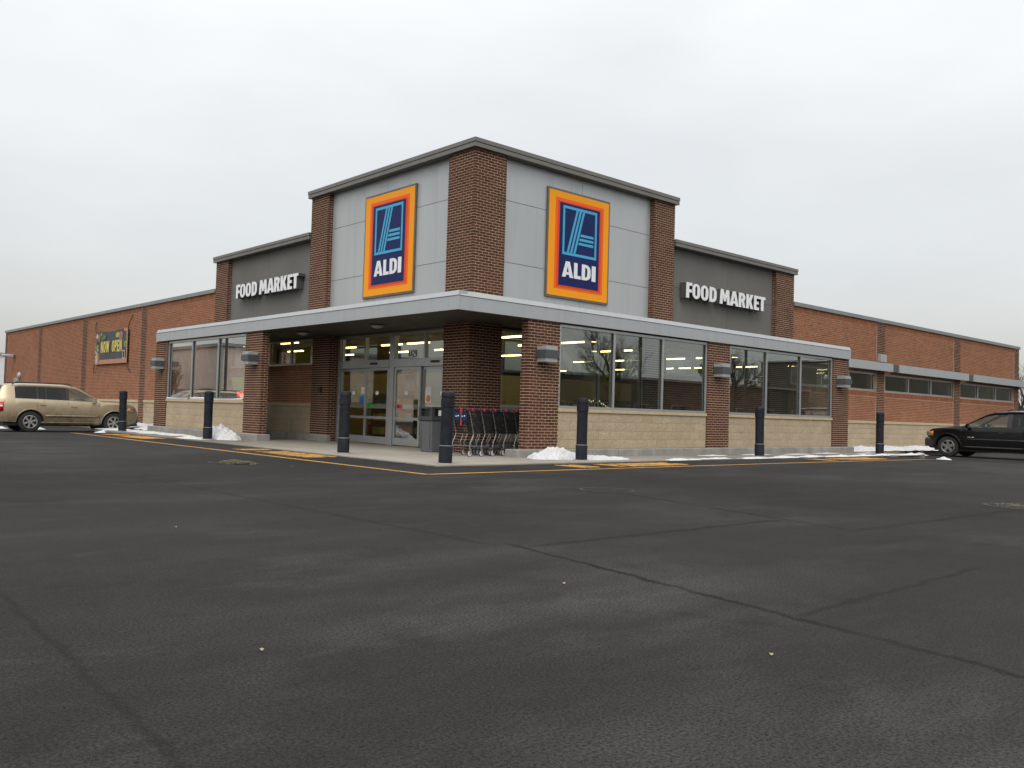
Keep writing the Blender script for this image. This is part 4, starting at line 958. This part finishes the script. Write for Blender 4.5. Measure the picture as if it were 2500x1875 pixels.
for i in range(7):
    o = c0_ if i == 0 else copy_tree(c0_)
    for ch in list(o.children_recursive) if i else []:
        if ch.name.startswith(('child_seat_flap', 'flap_print')): bpy.data.objects.remove(ch)
    o.location = (-1.1 + .37 * i * math.cos(ang), -1.1 + .37 * i * math.sin(ang), ZW); o.rotation_euler.z = ang + R(pr.uniform(-1.2, 1.2)); tag(o, cl[i], 'shopping cart', 'nested shopping carts')
st = MB().tube([(-1.16,-1.2,1.04),(-1.17,-1.21,.8)], .006, 6).build('lock_chain', 'zinc_tube', None); tag(st, 'short red ended lock chain hanging from the outermost cart handle', 'chain')
MB().tube([(-1.17,-1.21,.8),(-1.175,-1.215,.7)], .017, 6).build('key', 'cart_red', st); MB().tube([(-1.16,-1.2,1.06),(-1.165,-1.205,.94)], .02, 6).build('clip', 'cart_red', st)

# ================================================================== SNOW
def fbm(x, y, s):
    from mathutils import noise
    return noise.fractal(Vector((x * 1.7 + s * 13.1, y * 1.7 - s * 7.7, s * 3.3)), 1., 2., 4)
def snow_patch(cx, cy, rx, ry, h, seed, lab, rz=0., zb=ZW, n=44, thr=.0, m_=None):
    mb = MB(); idx = {}
    from mathutils import noise
    for j in range(n + 1):
        for i in range(n + 1):
            a, b = -1.15 + 2.3 * i / n, -1.15 + 2.3 * j / n
            r = math.hypot(a, b); x, y = a * rx, b * ry
            e_ = 1 - r + .3 * noise.fractal(Vector((x * 2.4 + seed, y * 2.4, seed)), 1., 2., 4) - thr
            hgt = h * max(0., e_) ** (.6 if h > .25 else .95) * (1 + .38 * noise.fractal(Vector((x * 6.5, y * 6.5 + seed, 1.)), 1., 2., 4)) if e_ > 0 else -1
            idx[i, j] = (len(mb.v), hgt); wx = cx + x * math.cos(rz) - y * math.sin(rz); wy = cy + x * math.sin(rz) + y * math.cos(rz)
            mb.v.append((wx, wy, zb + (max(.004, hgt) if hgt > 0 else -.01)))
    for j in range(n):
        for i in range(n):
            q = [idx[i, j], idx[i+1, j], idx[i+1, j+1], idx[i, j+1]]
            if max(t[1] for t in q) > 0: mb.f.append(tuple(t[0] for t in q))
    o = mb.build('snow', 'snow', None, True); tag(o, lab, None, None, 'stuff'); return o
snow_patch(.62, -2.38, .72, .42, .26, 1., 'snow heap beside the wide brick pier right of the carts')
snow_patch(1.5, -2.85, .95, .34, .1, 1.7, 'low tail of the snow heap beside the right-hand bollard')
snow_patch(-2.5, 7.9, .42, .72, .38, 2., 'tall snow heap against the pier left of the entrance porch')
snow_patch(-3.15, 8.3, .3, .85, .06, 2.6, 'low snow crust around the bollard left of the porch')
for i in range(9): snow_patch(3.6 + 1.5 * i, -3.52 + .05 * math.sin(i * 2.1), 1.0, .13, .05, 10 + i, 'broken line of snow along the right-hand walk edge, %s of nine' % ('first', 'second', 'third', 'fourth', 'fifth', 'sixth', 'seventh', 'eighth', 'ninth')[i], n=30, thr=.22 if i < 3 else .06)
for i in range(7): snow_patch(16.2 + 2.2 * i, -.75 + .1 * math.sin(i), 1.5, .8, .12, 30 + i, 'snow lying on the walk below the right wing, %s bank from the canopy' % ('first', 'second', 'third', 'fourth', 'fifth', 'sixth', 'seventh')[i], n=26, thr=-.15)
for i in range(5): snow_patch(6.5 + 2.1 * i, -2.35 + .3 * math.sin(i * 3.), .9, .22, .03, 50 + i, 'thin snow crust on the walk before the right screens, %s patch' % ('first', 'second', 'third', 'fourth', 'fifth')[i], n=24, thr=.25)
for i in range(5): snow_patch(-2.6 - .12 * (i % 2), 11.0 + 1.5 * i, .6, 1.0, .05, 60 + i, 'patchy snow on the walk left of the porch, %s patch' % ('first', 'second', 'third', 'fourth', 'fifth')[i], n=28, thr=.26 if i < 2 else .12)
for i in range(5): snow_patch(-.9, 16.8 + 2.2 * i, .8, 1.4, .16, 70 + i, 'snow bank at the foot of the left wing, %s from the canopy' % ('first', 'second', 'third', 'fourth', 'fifth')[i], n=26, thr=-.2)
for i, (x, y, r) in enumerate([(-5.3, 21.0, .35), (-4.2, 20.2, .25), (-3.6, 14.6, .3), (-6.2, 19.5, .22), (16.6, -4.3, .3), (19.4,-2.0, .45), (19.9,-2.1, .4)]): snow_patch(x, y, r, r * .7, .1, 80 + i, 'small dirty snow lump on the asphalt, %s' % ['behind the beige car', 'under the beige car', 'beside the front wheel of the beige car', 'behind the rear wheel of the beige car', 'on the lot edge before the black car', 'at the front bumper of the black car', 'at the front wheel of the black car'][i], zb=gz(x, y), n=20)
def sill_snow(face, a, b, lab, seed):
    mb = MB(); rnd = random.Random(seed); n = int((b - a) / .06)
    for i in range(n):
        u = a + (b - a) * i / n; h = .05 + .03 * math.sin(u * 1.7 + seed) + rnd.uniform(-.008, .008); d = -1.82 - rnd.uniform(0, .012)
        q = len(mb.v)
        for dd, zz in ((-1.795, 1.141), (d, 1.141), (d - .005, 1.141 + h * .6), (d + .02, 1.141 + h), (-1.795, 1.141 + h * .95)): mb.v.append((u, dd, zz) if face == 'R' else (dd, u, zz))
        if i:
            for kq in range(4): f_ = (q - 5 + kq, q - 4 + kq, q + 1 + kq, q + kq); mb.f.append(f_ if face == 'L' else f_[::-1])
    tag(mb.build('snow', 'snow', None, True), lab, None, None, 'stuff')
sill_snow('L', 8.1, 11.98, 'snow lying on the window sill of the left screen, longer run', 1); sill_snow('L', 12.1, 13.98, 'snow lying on the window sill of the left screen, shorter run', 2)

# ================================================================== CARS
def interp(tab, x):
    if x <= tab[0][0]: return tab[0][1]
    for (a, b), (c, d) in zip(tab[:-1], tab[1:]):
        if x <= c: return b + (d - b) * (x - a) / (c - a)
    return tab[-1][1]
def make_car(s):
    e = empty('parked_car', s['loc'], s['rz'])
    xa, xb = s['x0'], s['x1']; WB = s['wb']; RW = s['rw']; W2 = s['w'] / 2
    top, belt, roof = s['top'], s['belt'], s['roof']
    def plan(x):
        t = (x - (xa + xb) / 2) / ((xb - xa) / 2); return W2 * (1 - .16 * abs(t) ** 5 - .12 * abs(t) ** 14)
    def prof(z): return interp([(.2, .9), (.34, .955), (.6, 1.0), (.75, 1.0), (1.0, .975), (1.2, .94)], z)
    def sy(x, z): return plan(x) * prof(z)
    Ra = RW + s.get('gap', .075)
    def bot(x):
        b = interp(s['bottom'], x)
        for c in (0, WB):
            d = abs(x - c)
            if d < Ra: b = max(b, RW + math.sqrt(Ra * Ra - d * d) * .98)
        return b
    xsn = sorted(set([round(xa + (xb - xa) * i / 60, 3) for i in range(61)] + [round(c + Ra * math.cos(math.pi * i / 18), 3) for c in (0, WB) for i in range(19)] + [round(p[0], 3) for p in top if xa <= p[0] <= xb]))
    mb = MB(); NR, NT_ = 9, 6; rows = 2 * NR + NT_ - 1
    for x in xsn:
        zb, zt = bot(x), interp(top, x); zb = min(zb, zt - .03); ring = []
        for j in range(NR):
            z = zb + (zt - zb) * (j / (NR - 1)); k_ = j / (NR - 1); sh = 1 - .05 * max(0, k_ - .8) / .2; ring.append((x, -sy(x, z) * sh, z))
        yt = ring[-1][1]
        right_ = [(p[0], -p[1], p[2]) for p in ring][::-1]
        mid = [(x, yt + (-2 * yt) * i / NT_, zt + .035 * (1 - (2 * i / NT_ - 1) ** 2)) for i in range(1, NT_)]
        mb.v += ring + mid + right_
    rows = 2 * NR + NT_ - 1
    for i in range(len(xsn) - 1):
        for j in range(rows - 1): a = i * rows + j; mb.f.append((a, a + rows, a + rows + 1, a + 1))
    mb.f.append(tuple(range(rows))); mb.f.append(tuple(reversed([(len(xsn) - 1) * rows + j for j in range(rows)])))
    body = mb.build('body', s['paint'], e, True)
    # greenhouse
    g0, g1 = s['g0'], s['g1']; cuts = [v for w_ in s['win'] for v in w_[:2]] + list(s['ws']) + list(s['rg'])
    gs = sorted(set([round(g0 + (g1 - g0) * i / 40, 3) for i in range(41)] + [round(v, 3) for v in cuts]))
    ft = [0, .1, .86, 1.0]; fy = [-.86, -.4, 0, .4, .86]
    shell = MB(); panes = {}
    def gring(x, off=0.):
        zb, zr_ = belt_z(x), max(interp(roof, x), belt_z(x) + .004); yb = sy(x, zb) * .95; hh = zr_ - zb; yr = yb - .3 * hh * 1.0 - .05 * min(1, hh / .2)
        pts = [(x, -(yb + (yr - yb) * t - off), zb + (hh - .05 * min(1, hh / .15)) * t) for t in ft]
        pts += [(x, yr * q, zr_ - .05 * min(1, hh / .15) * abs(q) ** 3 - off) for q in fy]
        pts += [(p[0], -p[1], p[2]) for p in pts[:4][::-1]]
        return pts
    def belt_z(x): return interp(belt, x)
    rings = [gring(x) for x in gs]; inr = [gring(x, .008) for x in gs]; nR = len(rings[0]); vid = {}
    shell.v = [p for rg_ in rings for p in rg_]; pil_ = MB(); pil_.v = [p for rg_ in inr for p in rg_]
    def is_glass(x, j):
        if j in (1, nR - 3):
            for w_ in s['win']:
                if w_[0] - 1e-4 <= x < w_[1] - 1e-4: return w_[2]
        if 4 <= j <= 7:
            if s['ws'][0] - 1e-4 <= x < s['ws'][1] - 1e-4: return 'car_glass'
            if s['rg'][0] - 1e-4 <= x < s['rg'][1] - 1e-4: return 'car_glass_dark'
        return None
    for i in range(len(gs) - 1):
        for j in range(nR - 1):
            gl = is_glass(gs[i], j); a = i * nR + j; q = (a, a + nR, a + nR + 1, a + 1)
            if gl is None and j in (1, nR - 3) and s['win'][0][1] - 1e-4 <= gs[i] < s['win'][-1][0] - 1e-4: pil_.f.append(q)
            elif gl is None: shell.f.append(q)
            else:
                key = (gl, 'r' if j == 1 else 'l' if j == nR - 3 else 'f' if gs[i] > .8 else 'b', next((k_ for k_, w_ in enumerate(s['win']) if j in (1, nR - 3) and w_[0] - 1e-4 <= gs[i] < w_[1] - 1e-4), -1))
                panes.setdefault(key, []).append([inr[i][j], inr[i+1][j], inr[i+1][j+1], inr[i][j+1]])
    cab = shell.build('cabin', s['cabin_paint'], e, True)
    so = cab.modifiers.new('solid', 'SOLIDIFY'); so.thickness = .03; so.offset = -1
    pil_.build('pillar', 'car_trim', cab, True)
    for key, qs in panes.items():
        pm_ = MB()
        for q in qs: pm_.poly(q)
        pm_.build('window', key[0], cab, True)
    # dark trim round the side windows
    # insides
    ins = MB(); ins.box(s['x0'] + .2, WB - .25, -W2 * .84, W2 * .84, .4, .8); ins.box(xa + .3, xb - .35, -W2 * .62, W2 * .62, .3, .75); ins.build('interior', 'car_inside', e)
    for x in s['seats']:
        for y in (-.36, .36): MB().hexa([(x-.05,y-.23,.8),(x+.1,y-.23,.8),(x+.1,y+.23,.8),(x-.05,y+.23,.8),(x-.2,y-.2,1.2),(x-.1,y-.2,1.2),(x-.1,y+.2,1.2),(x-.2,y+.2,1.2)]).box(x-.22, x-.12, y-.12, y+.12, 1.22, 1.38).build('seat', 'car_inside', e, bevel=.02)
    xw = s['seats'][0] + .55
    sw = MB(); sw.tube([(xw + .09*math.sin(t), .36 + .18*math.cos(t), 1.02 + .17*math.sin(t)) for t in [6.2832*i/16 for i in range(17)]], .014, 5, False); sw.build('steering_wheel', 'car_trim', e)
    # underbody
    MB().box(xa + .25, xb - .3, -W2 * .78, W2 * .78, .22, .42).build('underbody', 'car_trim', e)
    # wheels
    wr = RW * .615
    for x in (0, WB):
        for sd in (-1, 1):
            y = sd * (W2 - .13)
            ty = MB().lathe([(wr, -.1), (RW - .05, -.115), (RW - .012, -.095), (RW, -.06), (RW, .06), (RW - .012, .095), (RW - .05, .115), (wr, .1)], 36, (x, y, RW), 'y').build('wheel', 'rubber', e, True)
            rm = MB(); yo = y + sd * .085
            rm.lathe([(wr + .006, -.02), (wr + .006, .022), (wr - .02, .024), (wr - .03, 0.), (wr - .03, -.02)] if sd > 0 else [(wr - .03, .02), (wr - .03, 0.), (wr - .02, -.024), (wr + .006, -.022), (wr + .006, .02)], 32, (x, yo, RW), 'y')
            rm.lathe([(.001, .012 * sd), (.055, .01 * sd), (.07, -.02 * sd)] if sd > 0 else [(.07, .02), (.055, -.01), (.001, -.012)], 16, (x, yo, RW), 'y')
            ns = s['spokes']
            for q in range(ns):
                t = 6.2832 * q / ns + .3; c_, s_ = math.cos(t), math.sin(t)
                for a0, w0, w1 in ((0, s['spw'][0], s['spw'][1]),):
                    P_ = []
                    for yy in (yo - .012, yo + .012):
                        for rr_, ww in ((.04, -w0), (wr - .015, -w1), (wr - .015, w1), (.04, w0)): P_.append((x + c_ * rr_ - s_ * ww, yy, RW + s_ * rr_ + c_ * ww))
                    rm.hexa(P_)
            rm.build('rim', 'alloy', ty, False, bevel=.004)
            MB().lathe([(.001, sd * .02), (wr - .01, sd * .02), (wr - .01, -sd * .0)], 24, (x, y, RW), 'y').build('brake_disc', 'grate_iron', ty)
            # arch lip
            lip = MB(); lp_ = []
            for i in range(17):
                t = math.pi * i / 16; xx = x + (Ra + .004) * math.cos(t); zz = RW + (Ra + .004) * math.sin(t) * .98
                if zz > interp(s['bottom'], xx): lp_.append((xx, sd * (sy(xx, zz) + s.get('lip', .004)), zz))
            lip.tube(lp_, s.get('lipr', .012), 6); lip.build('arch_lip', s['lip_mat'], body, True)
    def strip(name, mat, pts, w_, off=.004, par=body):
        for sd in (-1, 1):
            q = MB(); prev = None
            for (x, z) in pts:
                n0 = len(q.v); q.v += [(x, sd * (sy(x, z - w_/2) + off), z - w_/2), (x, sd * (sy(x, z + w_/2) + off), z + w_/2)]
                if prev is not None: q.f.append((prev, n0, n0 + 1, prev + 1) if sd < 0 else (prev, prev + 1, n0 + 1, n0))
                prev = n0
            o_ = q.build(name, mat, par, True); z_ = o_.modifiers.new('solid', 'SOLIDIFY'); z_.thickness = .008
    def seam(pts):
        for sd in (-1, 1): MB().tube([(x, sd * (sy(x, z) * (1 - .0) + .0005), z) for x, z in pts], .0045, 4, False).build('door_seam', 'car_trim', body)
    for p_ in s['seams']: seam(p_)
    for (x0_, x1_, z_, w_, mt, off) in s['strips']: strip('side_moulding', mt, [(x0_ + (x1_ - x0_) * i / 12, z_) for i in range(13)], w_, off)
    for (x, z) in s['handles']:
        for sd in (-1, 1): MB().tube([(x - .09, sd * (sy(x, z) + .0), z), (x - .07, sd * (sy(x, z) + .03), z), (x + .07, sd * (sy(x, z) + .03), z), (x + .09, sd * (sy(x, z)), z)], .014, 6).build('door_handle', s['handle_mat'], body, True)
    for sd in (-1, 1):
        x, z = s['mirror']; y = sd * (sy(x, z) + .1)
        mm_ = MB().hexa([(x-.05,y-.09,z-.08),(x+.06,y-.08,z-.07),(x+.06,y+.08,z-.07),(x-.05,y+.09,z-.08),(x-.05,y-.09,z+.09),(x+.03,y-.07,z+.08),(x+.03,y+.07,z+.08),(x-.05,y+.09,z+.09)]).build('mirror', s['mirror_mat'], body, bevel=.02)
        MB().box(x - .02, x + .03, min(y, sd * sy(x, z) * .94), max(y, sd * sy(x, z) * .94), z - .07, z - .03).build('mirror_arm', 'car_trim', mm_)
        # roof rail
        a, b, zz = s['rail']; yr_ = sd * s['rail_y']
        MB().tube([(a, yr_, interp(roof, a) - .03), (a + .12, yr_, interp(roof, a + .12) + .035), (b - .15, yr_, interp(roof, b - .15) + .035), (b, yr_, interp(roof, b) - .03)], .018, 6).build('roof_rail', 'car_trim', cab, True)
        # lights
        def patch(name, mat, x0_, x1_, z0_, z1_, off, taper=0.):
            q = MB(); n_ = 6
            for i in range(n_ + 1):
                x_ = x0_ + (x1_ - x0_) * i / n_; t = i / n_
                for zz_ in (z0_ + taper * t, z1_ - taper * t * .5): q.v.append((x_, sd * (sy(x_, zz_) + off), zz_))
            for i in range(n_): f_ = (2*i, 2*i+2, 2*i+3, 2*i+1); q.f.append(f_ if sd < 0 else f_[::-1])
            o_ = q.build(name, mat, body, True); z_ = o_.modifiers.new('solid', 'SOLIDIFY'); z_.thickness = .02; z_.offset = 0
        for a_ in s['lamps']: patch(*a_)
    for a_ in s['boxes']: MB().box(*a_[2:8]).build(a_[0], a_[1], body, bevel=.02)
    return e
beige = dict(loc=(-5.27, 17.7, -.12), rz=0, x0=-1.03, x1=3.62, wb=2.715, rw=.355, w=1.83, paint='car_beige', cabin_paint='car_beige',
  top=[(-1.03,.92),(-.98,1.08),(-.9,1.14),(2.2,1.07),(2.4,1.07),(2.9,1.06),(3.2,1.03),(3.4,.97),(3.52,.87),(3.6,.72),(3.62,.58)],
  belt=[(-1.,1.1),(2.3,1.03),(2.5,1.03)], bottom=[(-1.03,.48),(-.9,.36),(-.5,.34),(0,.28),(2.7,.28),(3.2,.26),(3.5,.27),(3.62,.36)],
  roof=[(-.97,1.16),(-.92,1.3),(-.84,1.54),(-.72,1.62),(-.2,1.66),(.5,1.67),(1.1,1.66),(1.46,1.61),(1.7,1.49),(2.0,1.3),(2.36,1.07)], g0=-.97, g1=2.38,
  win=[(-.46,.2,'car_glass_dark'),(.245,.48,'car_glass_dark'),(.5,1.13,'car_glass_dark'),(1.22,2.08,'car_glass')], ws=(1.54, 2.3), rg=(-.95,-.78), seats=[1.15,.2], spokes=6, spw=(.022,.042), lip_mat='car_beige', lip=.012, lipr=.018,
  seams=[[(.2,1.04),(.2,.75),(.34,.6),(.5,.42)], [(1.17,1.05),(1.17,.34)], [(2.2,1.0),(2.23,.6),(2.2,.34)], [(-.78,1.08),(-.86,.7)], [(-.95,.74),(-.5,.74)]],
  strips=[(.45,2.2,.56,.07,'car_beige',.016),(.3,2.3,.33,.05,'car_beige',.008)], handles=[(.38,.94),(1.36,.9)], handle_mat='car_beige', mirror=(2.02,1.13), mirror_mat='car_beige', rail=(-.55,1.35,0), rail_y=.62,
  lamps=[('tail_light','lens_red',-1.0,-.8,.66,1.02,.006,.05),('reverse_lens','paper',-.95,-.83,.84,.89,.018,0.),('headlight','lens_clear',3.22,3.45,.74,.9,.004,.03),('indicator','lens_amber',3.17,3.3,.76,.86,.016,.01)],
  boxes=[('bumper_intake','car_trim',3.38,3.6,-.7,.7,.36,.5),('bumper_lip','car_trim',3.2,3.57,-.78,.78,.24,.33),('number_plate','white_print',-1.045,-1.02,-.2,.2,.7,.82),('wiper','car_trim',-.99,-.93,-.3,.3,1.13,1.15)])
c1 = tag(make_car(beige), 'dusty beige mid-size SUV parked nose in by the left wall', 'car', 'cars parked beside the store')
black = dict(loc=(20.93, -6.05, -.12), rz=R(90), x0=-1.0, x1=3.84, wb=3.0, rw=.375, w=1.87, paint='car_black', cabin_paint='car_black', gap=.085,
  top=[(-1.0,.95),(-.95,1.1),(-.88,1.14),(2.0,1.08),(2.5,1.1),(3.1,1.06),(3.6,1.0),(3.72,.95),(3.8,.8),(3.84,.62)],
  belt=[(-1.,1.1),(2.4,1.04),(2.75,1.05)], bottom=[(-1.0,.48),(-.9,.38),(-.5,.36),(0,.32),(2.8,.32),(3.4,.28),(3.7,.3),(3.84,.42)],
  roof=[(-.93,1.15),(-.88,1.34),(-.78,1.6),(-.6,1.68),(0,1.72),(.9,1.72),(1.5,1.68),(1.75,1.61),(2.1,1.42),(2.68,1.09)], g0=-.93, g1=2.68,
  win=[(-.55,.1,'car_glass_dark'),(.2,.92,'car_glass_dark'),(1.06,2.34,'car_glass')], ws=(1.7, 2.6), rg=(-.91,-.72), seats=[1.1,.1], spokes=5, spw=(.04,.055), lip_mat='car_black', lip=.025, lipr=.035,
  seams=[[(.15,1.0),(.15,.75),(.4,.5)], [(1.0,1.0),(1.0,.36)], [(2.35,1.0),(2.38,.6),(2.36,.38)]],
  strips=[(.45,2.36,.66,.05,'car_trim',.012),(.3,2.5,.38,.07,'car_trim',.012)], handles=[(.32,.92),(1.2,.9)], handle_mat='car_trim', mirror=(2.3,1.14), mirror_mat='car_black', rail=(-.5,1.1,0), rail_y=.62,
  lamps=[('tail_light','lens_red',-.98,-.78,.6,1.0,.006,.04),('indicator','lens_amber',3.55,3.71,.74,.92,.012,.02),('badge','chrome',2.1,2.34,.72,.74,.014,0.)],
  boxes=[('bumper','car_trim',3.56,3.86,-.82,.82,.36,.62),('bumper_trim','chrome',3.7,3.88,-.78,.78,.625,.68),('headlight','lens_clear',3.68,3.81,-.8,-.45,.74,.9),('headlight','lens_clear',3.68,3.81,.45,.8,.74,.9),('grille','chrome',3.72,3.825,-.42,.42,.72,.92)])
c2 = tag(make_car(black), 'glossy black SUV parked nose in at the right edge', 'car', 'cars parked beside the store')

# ================================================================== SURROUNDINGS
def bare_tree(x, y, h, seed, lab, spread=.55, lean=0.):
    e = tag(empty('bare_tree', (x, y, gz(x, y) - .1)), lab, 'tree', 'bare winter trees'); rnd = random.Random(seed)
    tk, br, tw = MB(), MB(), MB()
    def grow(p, d, L, r, lev):
        n = 4; pts = [p]; q = p.copy(); dd = d.copy()
        for i in range(n):
            dd = (dd + Vector((rnd.uniform(-1,1), rnd.uniform(-1,1), rnd.uniform(-.3,.6))) * .14).normalized(); q = q + dd * (L / n); pts.append(q.copy())
        rs = [r * (1 - .5 * i / n) for i in range(n + 1)]
        (tk if lev == 0 else br if lev < 3 else tw).tube(pts, rs, 8 if lev == 0 else 5 if lev < 3 else 3, False)
        if lev >= 5: return
        m_ = [6, 5, 5, 4, 3][lev]
        for i in range(m_):
            f = rnd.uniform(.35, 1.) if lev else rnd.uniform(.4, 1.); j = min(n - 1, int(f * n)); b = pts[j].lerp(pts[j+1], f * n - j)
            a = rnd.uniform(0, 6.2832); side = (dd.orthogonal().normalized()); side = (Matrix.Rotation(a, 3, dd) @ side); nd = (dd * (1 - spread * .6) + side * spread * rnd.uniform(.7, 1.2) + ZP * .25).normalized()
            grow(b, nd, L * rnd.uniform(.5, .72), max(.008, r * rnd.uniform(.38, .55)), lev + 1)
    grow(Vector((0,0,0)), Vector((lean, 0, 1)).normalized(), h * .42, h * .024, 0)
    tk.build('trunk', 'bark', e, True); br.build('branches', 'bark', e, True); o_ = tw.build('crown', 'bark', e); return e
bare_tree(55, 5.5, 8.2, 1, 'bare tree whose twigs show just above the right roof end')
bare_tree(50, -4.5, 8.5, 2, 'bare branching tree past the right end of the store')
bare_tree(66, 3.0, 8.5, 3, 'bare tree farthest back beyond the right end of the store')
bare_tree(50, -42, 11.5, 4, 'bare tree across the lot mirrored in the right-hand windows', .5)
bare_tree(62, -38, 10, 5, 'second bare tree across the lot mirrored in the right-hand windows', .6)
bare_tree(-19.5, 60, 5.5, 6, 'bare tree across the lot mirrored in the left window screen', .5)
bare_tree(30, -44, 10, 8, 'tall bare tree far across the lot mirrored beside the carts', .5)
def light_pole(x, y, h, lab, rz):
    e = tag(empty('light_pole', (x, y, gz(x, y)), rz), lab, 'lamp post', 'parking lot lamp posts')
    MB().lathe([(.22, 0), (.22, .7), (.1, .72), (.09, h)], 12).build('pole', 'pole_metal', e, True); bx('head', 'pole_metal', e, .05, .75, -.18, .18, h - .05, h + .08, bevel=.03)
light_pole(22, -16.5, 7.5, 'parking lot lamp post mirrored in the right-hand windows', 2.); light_pole(-14.5, 38, 7.0, 'parking lot lamp post mirrored in the left screen', 0.); light_pole(37, -20, 7.5, 'farther parking lot lamp post mirrored in the right-hand windows', 2.4)
def far_building(name, x0, x1, y0, y1, h, wall, lab, face):
    e = tag(empty(name, (x0, y0, -.2)), lab, 'building'); lx, ly = x1 - x0, y1 - y0
    bx('wall', wall, e, 0, lx, 0, ly, 0, h); bx('roof', 'roof_membrane', e, -.2, lx + .2, -.2, ly + .2, h, h + .25)
    n = max(2, int((ly if face in '+x-x' and 'x' in face else lx) / 6))
    for i in range(n):
        if face == '+x': u = ly * (i + .3) / n; w = bx('window', 'aluminium', e, lx, lx + .06, u, u + 2, 1.2, 2.6); bx('pane', 'car_glass_dark', w, lx + .06, lx + .07, u + .1, u + 1.9, 1.3, 2.5)
        elif face == '+y': u = lx * (i + .3) / n; w = bx('window', 'aluminium', e, u, u + 2, ly, ly + .06, 1.2, 2.6); bx('pane', 'car_glass_dark', w, u + .1, u + 1.9, ly + .06, ly + .07, 1.3, 2.5)
        elif face == '-x': u = ly * (i + .3) / n; w = bx('window', 'aluminium', e, -.06, 0, u, u + 2, 1.2, 2.6); bx('pane', 'car_glass_dark', w, -.07, -.06, u + .1, u + 1.9, 1.3, 2.5)
    bx('door', 'door_grey', e, *((lx, lx + .05, 2, 3) if face == '+x' else (2, 3, ly, ly + .05) if face == '+y' else (-.05, 0, 2, 3)), 0, 2.1)
    return e
far_building('beige_building', -36, -21, 53, 95, 6.0, 'beige_brick', 'long beige brick building across the lot mirrored in the left screen', '+x')
far_building('brown_building', 26, 95, -62, -48, 5.2, 'brown_siding', 'low brown building far across the lot mirrored in the right-hand windows', '+y')
far_building('wide_warehouse', 112, 230, -66, -50, 10.5, 'brown_siding', 'tall brown warehouse far across the lot mirrored in the wing windows', '+y')
far_building('white_building', -4, 12.5, 94, 108, 6.0, 'pale_siding', 'white metal building past the left end of the store', '+x')
